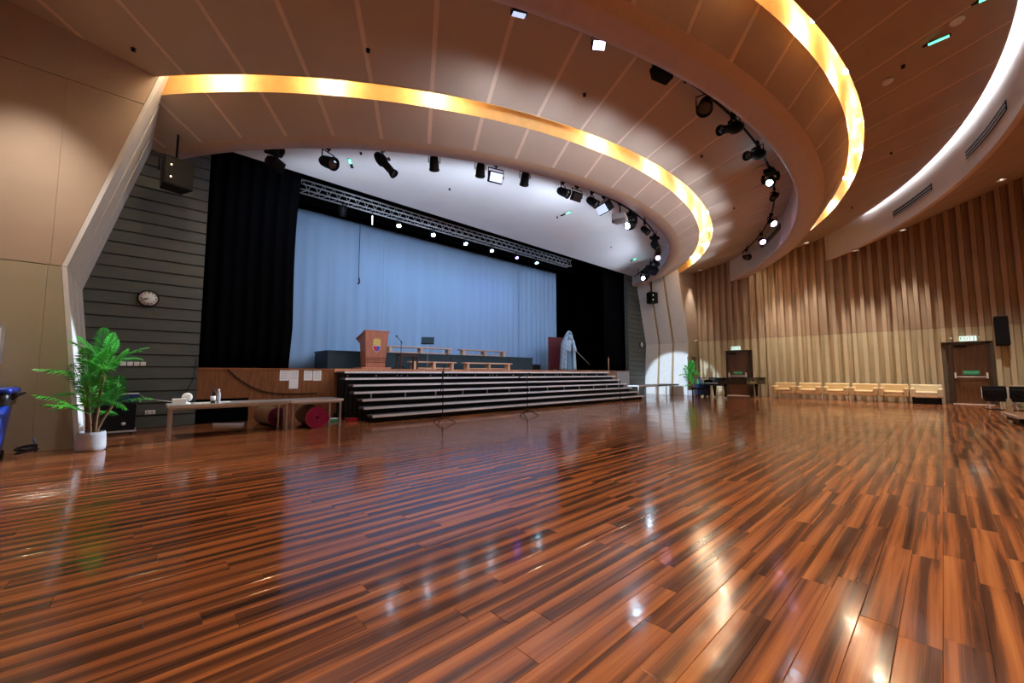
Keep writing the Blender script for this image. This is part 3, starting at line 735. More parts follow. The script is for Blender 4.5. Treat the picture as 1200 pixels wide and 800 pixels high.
def small_head(nm, x, y, z, label, group):
    t = thing(nm, label, 'sprinkler' if nm == 'sprinkler' else 'detector', (x, y, z), 0, group)
    if nm == 'sprinkler':
        MB().lathe([(.0005, .0), (.035, .0), (.035, -.008), (.012, -.012), (.012, -.04), (.0005, -.04)], 12).build('escutcheon', M['black'], t)
        MB().lathe([(.0005, -.04), (.032, -.041), (.032, -.047), (.0005, -.05)], 12).build('deflector', M['black'], t)
    else:
        MB().lathe([(.0005, .0), (.10, .0), (.10, -.02), (.075, -.05), (.0005, -.055)], 20).build('housing', M['white_plastic'], t)
        MB().lathe([(.103, -.008), (.106, -.012), (.103, -.016)], 20).build('base_ring', M['grey_plastic'], t)
SP = []
for (x, y, f_) in ((-.34, 9.11, ZR), (2.62, 6.45, ZR), (6.31, 4.62, ZR), (10.43, 3.96, ZR), (14.57, 4.54, ZR)):
    small_head('sprinkler', x, y, f_(x, y), 'tiny dark sprinkler head on the beige tier between the two coves', 'sprinklers between the coves')
for (x, y) in ((14.52, .62), (10.5, .19), (18.51, 1.9)):
    small_head('sprinkler', x, y, Z4(x, y), 'tiny dark sprinkler head on the brown tier outside the second cove', 'sprinklers outside the second cove')
for (x, y) in ((10.68, .44), (10.13, -.51)):
    small_head('smoke_detector', x, y, Z4(x, y), 'round white detector on the brown tier beside the green emergency light', 'detectors by the green emergency light')
small_head('smoke_detector', 6.15, 5.77, 6.95, 'round white detector inside the gold cove nearer the stage', None)
for (x, y) in ((6.67, 9.94), (10.76, 9.15), (15.12, 9.76), (18.9, 11.2), (3.88, 9.81)):
    small_head('sprinkler', x, y, SZ, 'tiny dark sprinkler head on the white soffit', 'sprinklers on the white soffit')
def emergency(x, y, z, rz, label, ln=.5):
    t = thing('emergency_light', label, 'emergency light', (x, y, z), rz)
    MB().box((0, 0, -.008), (ln, .07, .016)).build('housing', M['black'], t)
    MB().box((-ln * .25, 0, -.02), (ln * .42, .05, .012)).build('lit_strip', M['green_led'], t)
emergency(10.28, -.13, Z4(10.28, -.13), R_(88), 'green-lit emergency strip on the brown outer tier', .62)
emergency(9.97, -.75, Z4(9.97, -.75), R_(88), 'unlit-looking short dark strip beside a round detector on the outer tier', .3)
emergency(3.89, 10.5, SZ, R_(60), 'green-lit emergency strip on the white soffit by the par can')
emergency(10.74, 8.74, SZ, R_(80), 'green-lit emergency strip in the middle of the white soffit')
emergency(17.67, 10.15, SZ, R_(60), 'green-lit emergency strip at the far end of the white soffit')

# ================================================================== CHOIR RISER in front of the stage
t = thing('choir_riser', 'wide black stepped riser with silver tread edges before the stage', 'riser', (TX0, 9.4, 0))
NL = 7; LZ = 1.245 / NL; LY = .31; WX = TX1 - TX0
for k in range(NL):
    z = LZ * (k + 1); y0 = LY * k; y1 = LY * (k + 1) + .06 if k < NL - 1 else 2.52
    out = .09 if k % 2 == 1 else 0.0
    o = MB().bx((-out, y0 + .035, z - .045), (WX + out, y1, z)).build('tread', M['tread'], t)
    MB().bx((-out, y0, z - .05), (WX + out, y0 + .035, z + .004)).build('nosing', M['alu'], o)
    MB().bx((.02, y0 + .12, z - LZ), (WX - .02, y0 + .15, z - .05)).build('riser_board', M['riser_dark'], t)
    MB().bx((.03, y0 + .16, 0), (.07, y1, z - .05)).build('side_panel', M['riser_dark'], t)
    MB().bx((WX - .07, y0 + .16, 0), (WX - .03, y1, z - .05)).build('side_panel', M['riser_dark'], t)
bolt = MB().lathe([(.0005, .012), (.02, .01), (.022, 0)], 10, aim_M((0, -1, 0), (0, 0, 0))).mesh('bolt', M['alu'])
for sct in range(7):
    for q in (.12, .95, 1.62, 1.76):
        x = sct * 1.84 + q
        if x < WX - .1: link('bolt', bolt, t, (x, LY * 6 + .12, LZ * 7 - .12))
post = MB().bx((-.02, 0, -LZ + .0), (.02, .02, -.05)).mesh('support', M['steel'])
for sct in range(13): link('support', post, t, (.4 + sct * 1.0, LY * 3 + .10, LZ * 4))

# ================================================================== STAGE FURNITURE
def lectern():
    t = thing('lectern', 'tall reddish wooden lectern with a coloured crest on the stage', 'lectern', (5.75, 13.0, SH))
    # tapered body
    v = [(-.33, -.22, .06), (.33, -.22, .06), (.30, .22, .06), (-.30, .22, .06), (-.40, -.30, 1.24), (.40, -.30, 1.24), (.38, .22, 1.06), (-.38, .22, 1.06)]
    MB().add(v, [(0, 3, 2, 1), (4, 5, 6, 7), (0, 1, 5, 4), (1, 2, 6, 5), (2, 3, 7, 6), (3, 0, 4, 7)]).build('body', M['lectern_wood'], t, bevel=.008)
    MB().bx((-.50, -.34, 0), (.50, .34, .06)).build('plinth', M['lectern_wood'], t, bevel=.008)
    v = [(-.42, -.32, 1.24), (.42, -.32, 1.24), (.42, .42, 1.00), (-.42, .42, 1.00), (-.42, -.32, 1.275), (.42, -.32, 1.275), (.42, .42, 1.04), (-.42, .42, 1.04)]
    MB().add(v, [(0, 3, 2, 1), (4, 5, 6, 7), (0, 1, 5, 4), (1, 2, 6, 5), (2, 3, 7, 6), (3, 0, 4, 7)]).build('reading_desk', M['lectern_wood'], t)
    MB().prism([(.22, .86), (.42, .98), (.42, 1.02), (.22, 1.06)], 0, -.38, .38).build('desk_bracket', M['lectern_wood'], t)
    def yf(z): return -.22 - .08 * (z - .06) / 1.18
    for z in (.22, .29, .36): MB().bx((-.345, yf(z) - .004, z), (.345, yf(z) + .03, z + .018)).build('dark_band', M['black'], t)
    def plate(nm, pts, m, d): MB().add([(x, yf(z) - d, z) for x, z in pts] + [(x, yf(z) + .01, z) for x, z in pts], [tuple(range(len(pts)))] + [tuple(reversed(range(len(pts), 2 * len(pts))))] + [(i, len(pts) + i, len(pts) + (i + 1) % len(pts), (i + 1) % len(pts)) for i in range(len(pts))]).build(nm, m, t)
    plate('crest_crown', [(-.13, .80), (.13, .80), (.13, .94), (.10, 1.02), (.07, .95), (.04, 1.05), (0, .96), (-.04, 1.05), (-.07, .95), (-.10, 1.02), (-.13, .94)], M['gold_paint'], .012)
    plate('crest_rim', [(-.13, .78), (-.13, .68), (-.08, .60), (0, .555), (.08, .60), (.13, .68), (.13, .78)], M['white_plastic'], .008)
    plate('crest_shield', [(-.115, .77), (-.115, .68), (-.07, .61), (0, .57), (0, .77)], M['crest_red'], .014)
    plate('crest_shield', [(0, .77), (0, .57), (.07, .61), (.115, .68), (.115, .77)], M['crest_blue'], .014)
    plate('crest_bar', [(-.12, .785), (-.12, .765), (.12, .765), (.12, .785)], M['white_plastic'], .016)
lectern()
def mic_stand(loc, h, label, boom=(.5, .25), rz=0.0, mic=True, group=None):
    t = thing('microphone_stand', label, 'microphone stand', loc, rz, group)
    MB().cyl((0, 0, .10), (0, 0, h), .011, n=8).build('pole', M['black'], t)
    for k in range(3):
        a = k * 2 * PI / 3 + .4
        MB().tube([(0, 0, .16), (.10 * math.cos(a), .10 * math.sin(a), .12), (.32 * math.cos(a), .32 * math.sin(a), .012)], .011, 6).build('leg', M['black'], t)
    MB().cyl((0, 0, .1), (0, 0, .2), .022, n=8).build('hub', M['black'], t)
    if boom:
        MB().cyl((-boom[0] * .25, 0, h - boom[1] * .25), (boom[0] * .75, 0, h + boom[1] * .75), .009, n=8).build('boom_arm', M['black'], t)
        MB().cyl((0, -.02, h), (0, .03, h), .02, n=8).build('clutch', M['black'], t)
    if mic:
        tip = Vector((boom[0] * .75, 0, h + boom[1] * .75)) if boom else Vector((0, 0, h))
        MB().lathe([(.0005, -.10), (.012, -.1), (.016, .02), (.027, .04), (.027, .075), (.0005, .09)], 12, aim_M((-.6, -.5, .3), tip)).build('microphone', M['black_plastic'], t)
    return t
mic_stand((6.80, 13.05, SH), .98, 'black microphone stand with a boom, beside the lectern on the stage', (-.22, .22))
t = thing('music_stand', 'black music stand with a tilted desk on the stage by the benches', 'music stand', (7.72, 12.8, SH), R_(-35))
MB().cyl((0, 0, .04), (0, 0, 1.0), .010, n=8).build('pole', M['steel'], t)
MB().lathe([(.16, 0), (.16, .012), (.05, .03), (.0005, .035)], 20).build('base', M['grey_plastic'], t)
MB().box((0, 0, 0), (.46, .008, .34), Matrix.Translation((0, 0, 1.05)) @ Matrix.Rotation(R_(-35), 4, 'X')).build('desk', M['teal'], t)
MB().box((0, -.04, -.165), (.46, .06, .01), Matrix.Translation((0, 0, 1.05)) @ Matrix.Rotation(R_(-35), 4, 'X')).build('ledge', M['teal'], t)
t = thing('side_table', 'small dark wooden side table by the stage microphone', 'table', (6.80, 12.60, SH))
MB().bx((-.34, -.18, .45), (.34, .18, .50)).build('table_top', mat('dark_mahogany', (.06, .02, .02), .4), t)
for sx in (-1, 1):
    for sy in (-1, 1): MB().bx((sx * .31 - .025, sy * .15 - .025, 0), (sx * .31 + .025, sy * .15 + .025, .45)).build('leg', mat('dark_mahogany_leg', (.05, .018, .018), .4), t)
def bench(x0, x1, y, z, label, h=.30):
    t = thing('bench', label, 'bench', ((x0 + x1) / 2, y, z), 0, 'low benches on the stage'); hw = (x1 - x0) / 2
    MB().bx((-hw, -.15, h - .045), (hw, .15, h)).build('seat', M['bench_wood'], t, bevel=.006)
    for x in (-hw + .18, 0, hw - .18): MB().bx((x - .05, -.13, 0), (x + .05, .13, h - .045)).build('leg', M['bench_wood'], t)
    MB().bx((-hw + .1, -.03, .035), (hw - .1, .03, .075)).build('stretcher', M['bench_wood'], t)
bench(7.2, 9.2, 13.2, SH, 'low pine bench on the stage floor nearer the lectern')
bench(9.6, 12.2, 13.2, SH, 'low pine bench on the stage floor nearer the statue')
bench(6.75, 9.75, 14.25, SH + .62, 'low pine bench on the dark platform nearer the lectern', .28)
bench(10.15, 12.85, 14.25, SH + .62, 'low pine bench on the dark platform nearer the statue', .28)
t = thing('stage_platform', 'long dark teal carpeted platform on the stage behind the benches', 'platform', (0, 0, SH))
MB().bx((4.55, 13.75, .0), (14.2, 15.05, .58)).build('platform_side', M['teal'], t)
MB().bx((4.52, 13.72, .58), (14.23, 15.08, .62)).build('platform_deck', M['teal'], t)
for k in range(1, 6): MB().bx((4.55 + k * 1.61 - .006, 13.742, .0), (4.55 + k * 1.61 + .006, 13.75, .58)).build('seam_strip', M['black'], t)
MB().bx((14.23, 13.85, 0), (14.85, 14.9, .30)).build('end_step', M['black'], t)
# statue of a hooded figure resting on a sword, red board behind
t = thing('red_board', 'tall dark red standing board behind the hooded statue', 'board', (16.45, 14.05, SH), R_(-12))
MB().bx((-.62, -.02, .06), (.62, .02, 1.78)).build('board', M['red_board'], t)
for x in (-.5, .5): MB().bx((x - .04, -.2, 0), (x + .04, .2, .06)).build('foot', M['black'], t)
def statue():
    t = thing('statue', 'pale blue hooded figure statue leaning on a long sword on the stage', 'statue', (16.35, 13.25, SH), R_(-30))
    me = bpy.data.meshes.new('figure')
    J = {'pel': (0, 0, .98, .19, .15), 'waist': (0, -.01, 1.18, .16, .13), 'chest': (-.01, -.03, 1.42, .21, .15), 'neck': (0, -.08, 1.60, .085, .085), 'head': (.02, -.16, 1.74, .12, .135), 'crown': (.02, -.17, 1.90, .09, .10),
         'shr': (.22, -.04, 1.50, .085, .085), 'elr': (.34, -.10, 1.22, .062, .062), 'har': (.30, -.30, 1.02, .05, .05), 'fir': (.26, -.36, .98, .035, .035),
         'shl': (-.22, -.02, 1.50, .085, .085), 'ell': (-.33, -.06, 1.20, .062, .062), 'hal': (-.14, -.28, 1.02, .05, .05), 'fil': (.0, -.36, .98, .035, .035),
         'hpr': (.11, 0, .86, .12, .12), 'knr': (.13, -.03, .48, .08, .085), 'anr': (.13, .02, .10, .055, .06), 'tor': (.14, -.14, .04, .045, .035),
         'hpl': (-.11, 0, .86, .12, .12), 'knl': (-.13, .0, .48, .08, .085), 'anl': (-.13, .05, .10, .055, .06), 'tol': (-.14, -.10, .04, .045, .035)}
    nm = list(J); ix = {k: i for i, k in enumerate(nm)}
    Ed = [('pel', 'waist'), ('waist', 'chest'), ('chest', 'neck'), ('neck', 'head'), ('head', 'crown'), ('chest', 'shr'), ('shr', 'elr'), ('elr', 'har'), ('har', 'fir'), ('chest', 'shl'), ('shl', 'ell'), ('ell', 'hal'), ('hal', 'fil'), ('pel', 'hpr'), ('hpr', 'knr'), ('knr', 'anr'), ('anr', 'tor'), ('pel', 'hpl'), ('hpl', 'knl'), ('knl', 'anl'), ('anl', 'tol')]
    me.from_pydata([J[k][:3] for k in nm], [(ix[a], ix[b_]) for a, b_ in Ed], []); me.materials.append(M['robe'])
    o = link('figure', me, t); sk = o.modifiers.new('skin', 'SKIN'); me.skin_vertices or None
    if not me.skin_vertices: me.attributes  # layer is made by the modifier
    for i, k in enumerate(nm):
        d = me.skin_vertices[0].data[i]; d.radius = J[k][3:5]; d.use_root = (k == 'pel')
    sk.use_smooth_shade = True
    sb = o.modifiers.new('sub', 'SUBSURF'); sb.levels = 2; sb.render_levels = 2
    # robe: open-fronted cloak falling from the hood to the floor with folds
    vs = []; fs = []; nz, na = 16, 40
    for j in range(nz + 1):
        u = j / nz; z = 2.04 - 2.0 * u
        r = .10 + .10 * min(1, u / .12) + (.14 * min(1, max(0, (u - .16) / .12))) + .12 * max(0, u - .3)
        if u < .02: r = .05
        cx, cy = .02 * (1 - u), -.14 * max(0, 1 - u / .22)
        for i in range(na + 1):
            a = R_(-62) + (2 * PI - R_(56)) * i / na
            f_ = 1 + .07 * math.sin(a * 9 + u * 2) * min(1, u * 2.2)
            vs.append((cx + r * f_ * math.cos(a) * .98, cy + r * f_ * math.sin(a) * .78 + .04 * u, z))
    for j in range(nz):
        for i in range(na): fs.append((j * (na + 1) + i, j * (na + 1) + i + 1, (j + 1) * (na + 1) + i + 1, (j + 1) * (na + 1) + i))
    solid(MB().add(vs, fs, True).build('robe', M['robe'], t), .02)
    b = MB()
    vs = []; fs = []
    for j in range(9):
        z = 1.02 - j * .125; r = .20 + .012 * j
        for i in range(28):
            a = 2 * PI * i / 28; f_ = 1 + .06 * math.sin(a * 7 + j * .3); vs.append((r * f_ * math.cos(a), r * f_ * math.sin(a) * .8, z))
    for j in range(8):
        for i in range(28): fs.append((j * 28 + i, j * 28 + (i + 1) % 28, (j + 1) * 28 + (i + 1) % 28, (j + 1) * 28 + i))
    MB().add(vs, fs, True).build('skirt', mat('statue_gown_blue', (.10, .20, .30), .5), t)
    s = MB().tube([(.24, -.34, 1.06), (.95, -.55, .30)], [.014, .006], 6).build('sword_blade', M['steel'], t)
    MB().tube([(.19, -.33, 1.12), (.27, -.35, 1.03)], .018, 8).build('sword_hilt', M['gold_paint'], s)
    MB().tube([(.15, -.36, 1.0), (.36, -.32, 1.06)], .012, 6).build('cross_guard', M['steel'], s)
statue()
t = thing('stanchion_post', 'slim tan wooden post standing by the right black stage curtain', 'post', (18.75, 12.4, SH))
MB().cyl((0, 0, .02), (0, 0, .70), .025, n=10).build('post', M['bench_wood'], t)
MB().lathe([(.11, 0), (.11, .015), (.03, .03), (.0005, .03)], 16).build('base', M['black'], t)
MB().lathe([(.0005, .70), (.035, .71), (.04, .76), (.02, .80), (.0005, .81)], 12).build('knob', M['black'], t)
# hanging cable on backdrop with hook
tag(MB().tube([(6.05, 15.15, 6.95), (6.05, 15.15, 5.05), (6.06, 15.14, 4.8)], .012, 6).tube([(6.06, 15.14, 4.85), (6.08, 15.13, 4.7), (6.03, 15.13, 4.6)], .03, 6).build('hanging_cable', M['black']), 'dark cable with a hook hanging before the blue backdrop', 'cable')
t = thing('emergency_lamp', 'small glowing tube lamp hung at the top of the backdrop', 'lamp', (5.6, 13.0, 6.25))
MB().cyl((0, 0, .0), (0, 0, .30), .018, n=8).build('tube', emit('pale_green_tube', (.7, 1.0, .9), 3.0), t)
MB().cyl((0, 0, .30), (0, 0, .47), .012, n=6).build('cord', M['black'], t)

# ================================================================== FLOOR ITEMS, STAGE SIDE
mic_stand((5.45, 8.3, 0), 1.22, 'tall black microphone stand before the riser at its lectern end', (.28, -.75), R_(75), False, None)
mic_stand((8.2, 8.15, 0), 1.18, 'tall black microphone stand before the middle of the riser', (.3, -.1), R_(160), True, None)
mic_stand((14.4, 9.0, 0), .86, 'short black microphone stand before the riser near the right-hand tables', None, 0, True, None)
def desk(x0, x1, y0, y1, h, label, edge, top='table_top', legm='steel'):
    t = thing('folding_table', label, 'table', ((x0 + x1) / 2, (y0 + y1) / 2, 0)); hx, hy = (x1 - x0) / 2, (y1 - y0) / 2
    MB().bx((-hx + .012, -hy + .012, h - .03), (hx - .012, hy - .012, h + .002)).build('table_top', M[top], t)
    for (a, c) in (((-hx, -hy), (hx, -hy + .012)), ((-hx, hy - .012), (hx, hy)), ((-hx, -hy + .012), (-hx + .012, hy - .012)), ((hx - .012, -hy + .012), (hx, hy - .012))):
        MB().bx((a[0], a[1], h - .05), (c[0], c[1], h)).build('edge_band', M[edge], t)
    for sx in (-1, 1):
        for sy in (-1, 1): MB().bx((sx * (hx - .05) - .018, sy * (hy - .05) - .018, 0), (sx * (hx - .05) + .018, sy * (hy - .05) + .018, h - .03)).build('leg', M[legm], t)
    for sy in (-1, 1): MB().bx((-hx + .06, sy * (hy - .05) - .01, h - .085), (hx - .06, sy * (hy - .05) + .01, h - .05)).build('apron_rail', M[legm], t)
    return t
TH = .62
desk(.44, 2.40, 9.42, 10.20, TH, 'long grey table with a brown edge beside the palm', 'table_edge')
desk(2.415, 3.50, 9.42, 10.20, TH, 'short grey table with a silver edge over the rolled carpet', 'alu')
desk(17.2, 19.0, 9.75, 10.5, TH, 'low table with a white frame beside the riser end', 'white_plastic', 'tread', 'white_plastic')
desk(19.05, 21.4, 9.75, 10.5, TH, 'dark-topped low table against the pale folded wall edge', 'tread', 'tread', 'steel')
# things on the left tables
t = thing('tissue_box', 'small white box on the palm end of the long table', 'box', (.60, 9.62, TH + .002))
MB().rbox((0, 0, .055), (.20, .13, .11), .008).build('carton', M['white_plastic'], t); MB().box((0, 0, .112), (.1, .04, .004)).build('slot', M['grey_plastic'], t)
t = thing('desk_fan', 'small round white fan behind the white box on the long table', 'fan', (.72, 9.80, TH + .002))
MB().lathe([(.06, 0), (.06, .015), (.015, .02), (.012, .06), (.0005, .06)], 16).build('stand', M['white_plastic'], t)
MB().lathe([(.0005, -.03), (.08, -.025), (.088, 0), (.08, .02), (.03, .03), (.0005, .03)], 24, aim_M((-.4, -.9, .1), (0, 0, .12))).build('fan_head', M['white_plastic'], t)
def paper(x, y, z, rz, sx, sy, label, group=None):
    t = thing('paper_stack', label, 'paper', (x, y, z), rz, group)
    MB().bx((-sx / 2, -sy / 2, 0), (sx / 2, sy / 2, .012)).build('sheets', M['paper'], t)
    MB().bx((-sx / 2 + .02, -sy / 2 + .03, .0122), (sx / 2 - .06, -sy / 2 + .04, .0128)).build('print_line', M['ink'], t)
paper(.98, 9.70, TH + .003, .1, .30, .21, 'white papers on the long table between the fan and the bottle')
paper(1.26, 9.85, TH + .003, -.2, .28, .2, 'white papers on the long table just behind the dark bottle')
t = thing('bottle', 'slim dark bottle with a pale side standing on the long table', 'bottle', (1.10, 9.62, TH + .002))
MB().lathe([(.038, 0), (.04, .01), (.04, .17), (.034, .2), (.016, .235), (.015, .27), (.0005, .272)], 16).build('body', M['black_gloss'], t)
MB().lathe([(.017, .27), (.018, .272), (.018, .30), (.0005, .302)], 12).build('cap', M['navy'], t)
MB().lathe([(.0405, .05), (.0412, .05), (.0412, .14), (.0405, .14)], 16).build('label_band', M['paper'], t)
t = thing('bottle', 'slim pale water bottle beside the dark bottle on the long table', 'bottle', (1.19, 9.66, TH + .002))
MB().lathe([(.03, 0), (.032, .01), (.032, .17), (.02, .21), (.014, .24), (.0005, .242)], 14).build('body', M['grey_plastic'], t)
MB().lathe([(.016, .24), (.016, .265), (.0005, .267)], 12).build('cap', M['white_plastic'], t)
# rolled carpets
def roll(x, y, ln, r, label, m_face, rz):
    t = thing('rolled_carpet', label, 'carpet', (x, y, r), rz)
    pts = []; turns = 5; n = 130
    th = r * .78 / turns
    for i in range(n + 1):
        a = 2 * PI * turns * i / n; pts.append((a, .12 * r + (r * .88) * i / n))
    vs = []; fs = []
    for (a, q) in pts:
        c, s_ = math.cos(a), math.sin(a)
        for rr_ in (q - th * .42, q + th * .42):
            for yy in (-ln / 2 + .012 * (1 - q / r) * -1, ln / 2): vs.append((rr_ * c, yy, rr_ * s_))
    for i in range(n):
        o_ = i * 4; p_ = o_ + 4
        fs += [(o_, p_, p_ + 2, o_ + 2), (o_ + 1, o_ + 3, p_ + 3, p_ + 1), (o_ + 2, p_ + 2, p_ + 3, o_ + 3), (o_, o_ + 1, p_ + 1, p_)]
    fs += [(0, 2, 3, 1), (n * 4, n * 4 + 1, n * 4 + 3, n * 4 + 2)]
    MB().add(vs, fs).build('carpet_spiral', m_face, t)
    MB().cyl((0, -ln / 2 + .04, 0), (0, ln / 2, 0), r * .965, n=30).build('carpet_core', M['magenta_dark'], t)
    MB().lathe([(r * 1.0, -ln / 2 + .05), (r * 1.012, -ln / 2 + .06), (r * 1.012, ln / 2 - .02), (r, ln / 2 - .01)], 30, Matrix.Rotation(-PI / 2, 4, 'X')).build('carpet_backing', M['carpet_back'], t)
roll(2.98, 9.95, 1.1, .235, 'magenta rolled carpet lying under the short table', M['magenta'], R_(-4))
roll(2.35, 10.85, .9, .21, 'dark rolled carpet in the shade behind the magenta one', M['magenta_dark'], R_(8))
t = thing('floor_light_bar', 'cyan-grey flat bar lying on the floor under the long table', 'bar', (1.62, 11.4, 0), R_(-40))
MB().bx((-.33, -.04, .0), (.33, .04, .05)).build('housing', M['grey_plastic'], t); MB().bx((-.31, -.03, .05), (.31, .03, .056)).build('lens_strip', M['lens_dark'], t)
for (x, y, m_, lb) in ((3.62, 10.5, 'green', 'small green box on the floor beside the rolled carpet'), (4.0, 10.2, 'crest_red', 'small red box on the floor at the riser corner')):
    t = thing('storage_box', lb, 'box', (x, y, 0), .1); MB().rbox((0, 0, .03), (.26, .18, .06), .01).build('tray', M[m_], t); MB().rbox((0, 0, .068), (.27, .19, .016), .006).build('lid', M['white_plastic'] if m_ == 'green' else M[m_], t)
# cable bundle by the riser end
pts = [(3.85 + .16 * math.cos(i * .7) + .002 * i, 10.75 + .13 * math.sin(i * .7), .025 + .0035 * i) for i in range(46)]
tag(MB().tube(pts, .014, 6).build('cable_coil', M['black']), 'coil of black cable on the floor at the dark riser end', 'cable')
tag(MB().tube([(1.62, YS - .04, SH - .03), (1.8, YS - .04, 1.10), (2.08, YS - .04, .88), (2.4, YS - .04, .73), (2.75, YS - .04, .66), (3.2, YS - .04, .64), (3.7, YS - .04, .64)], .014, 6).build('wall_cable', M['black']), 'black cable sagging across the wooden stage front', 'cable')
tag(MB().tube([(1.0, YS - .04, 1.55), (.98, YS - .05, 1.1), (.86, YS - .06, .78), (.7, YS - .1, .45), (.55, YS - .1, .2)], .007, 6).build('wall_cable', M['black']), 'thin black cable drooping down the board wall by the stage corner', 'cable')
tag(MB().tube([(.02, 11.3, .80), (.14, 11.2, .70), (.35, 10.8, .655), (.6, 10.1, TH + .02)], .006, 6).build('white_cable', M['white_plastic']), 'thin white cord running from the black case to the long table', 'cable')
# papers on the stage front
for (x0, x1, z0, z1, lb) in ((2.77, 3.0, 1.00, 1.285, 'white printed sheet on the stage front, left of a longer pair'), (3.0, 3.23, .78, 1.285, 'longer white printed sheet on the stage front'), (3.36, 3.585, 1.0, 1.285, 'white printed sheet with a cut corner on the stage front'), (3.60, 3.82, .99, 1.28, 'white printed sheet on the stage front nearest the riser')):
    t = thing('notice_sheet', lb, 'paper', (0, YS - .014, 0)); MB().bx((x0, -.003, z0), (x1 - .006, .001, z1)).build('sheet', M['paper'], t)
    for q in range(5): MB().bx((x0 + .03, -.0045, z1 - .05 - q * .045), (x1 - .04, -.003, z1 - .042 - q * .045)).build('print_line', M['ink'], t)
# case on the floor by the siding
t = thing('speaker_case', 'black loudspeaker case on the floor behind the palm', 'speaker', (-.22, 11.35, 0))
MB().rbox((0, 0, .33), (.50, .5, .54), .02).build('cabinet', M['black_plastic'], t)
MB().bx((-.27, -.27, .04), (.27, .27, .07)).build('dolly', M['grey_plastic'], t)
for sx in (-1, 1):
    for sy in (-1, 1): MB().cyl((sx * .2 - .01, sy * .2, .02), (sx * .2 + .01, sy * .2, .02), .02, n=10).build('caster', M['black'], t)
MB().rbox((0, 0, .70), (.56, .46, .20), .02).build('mixer_case', M['navy'], t)
MB().bx((-.28, -.235, .78), (.28, -.225, .80)).build('silver_rim', M['alu'], t)
MB().lathe([(.0005, .014), (.03, .012), (.034, 0)], 14, aim_M((0, -1, 0), (.08, -.25, .2))).build('badge', M['steel'], t)

# ---- palm plants
def palm(loc, label, sc, seed, fr, lean=0.0, group=None, wall=lambda p: p):
    r = random.Random(seed)
    t = thing('potted_palm', label, 'plant', loc, 0, group)
    MB().lathe([(.001, 0), (.15, 0), (.172, .02), (.178, .07), (.168, .24), (.16, .29), (.145, .29), (.145, .255), (.0005, .25)], 28, Matrix.Scale(sc, 4)).build('pot', M['pot'], t)
    MB().lathe([(.145, .25), (.08, .27), (.0005, .275)], 20, Matrix.Scale(sc, 4)).build('soil', M['soil'], t)
    tops = []
    for k, (h, a) in enumerate(((1.32, 1.2), (1.08, 3.6), (.82, 2.6), (.68, .2), (1.18, 5.4), (.58, 4.4))):
        h *= sc; q = (.10 + .16 * (1.25 - h / sc)) * sc
        p = [(.05 * sc * math.cos(a), .05 * sc * math.sin(a), .25 * sc), (.06 * sc * math.cos(a) + lean * .2, .06 * sc * math.sin(a), h * .6), (q * math.cos(a) + lean * .5, q * math.sin(a) * .7, h)]
        pp = []
        for i in range(9):
            u = i / 8; P_ = [Vector(c) for c in p]; pp.append(P_[0] * (1 - u) ** 2 + P_[1] * 2 * u * (1 - u) + P_[2] * u * u)
        MB().tube(pp, [(.026 - .008 * i / 8) * sc * (1.08 if i % 2 else .95) for i in range(9)], 8).build('stem', M['stem'], t)
        tops.append((pp[-1], a))
    per = fr // len(tops)
    for k in range(per * len(tops)):
        base, a0 = tops[k // per]; kk = k % per
        az = a0 + (kk + .3) * 2 * PI / per * 2 + r.uniform(-.4, .4); el = R_((84, 52, 70, 28, 60, 10, 40, 76)[kk % 8] + r.uniform(-6, 6))
        ln = r.uniform(.58, .76) * sc * (1.0 if el > .5 else .9); droop = r.uniform(.22, .42) * ln * (1.35 - el / 1.6)
        d = Vector((math.cos(az) * math.cos(el), math.sin(az) * math.cos(el), math.sin(el)))
        side = d.cross(Vector((0, 0, 1))); side = side.normalized() if side.length > .05 else Vector((-math.sin(az), math.cos(az), 0))
        ns = 24; sp = [base + d * (ln * i / ns) - Vector((0, 0, droop * (i / ns) ** 2)) for i in range(ns + 1)]
        b = MB().tube(sp[::3] + [sp[-1]], .005 * sc, 4)
        for i in range(3, ns + 1):
            u = i / ns; ll = .19 * sc * math.sin(PI * min(1, .18 + u * .78)) ** .8; tg = (sp[i] - sp[i - 1]).normalized()
            for q in (-1, 1):
                o_ = sp[i]; dr = (side * q * .8 + tg * .75 + Vector((0, 0, .18 * r.uniform(-1, 1)))).normalized()
                wv = tg * .0105 * sc; tip = o_ + dr * ll - Vector((0, 0, .28 * ll)); midp = o_ + dr * ll * .5
                b.add([o_ - wv * .5, midp - wv, tip, midp + wv], [(0, 1, 2, 3)])
        b.v = [wall(p) for p in b.v]; b.build('frond', M['leaf'] if k % 3 else M['leaf2'], t)
palm((-.47, 9.12, 0), 'tall potted palm in a grey pot against the tan wall by the long table', 1.0, 5, 42, .05, None, lambda p: (p[0], min(p[1], .34 - .04 * abs(p[2] - 1.0)) if p[0] < .3 else p[1], p[2]))
palm((21.45, 9.15, 0), 'potted palm in a pale pot beside the pale folded wall edge and piano', 1.05, 11, 36, 0, None, lambda p: (p[0], min(p[1], .31), p[2]))
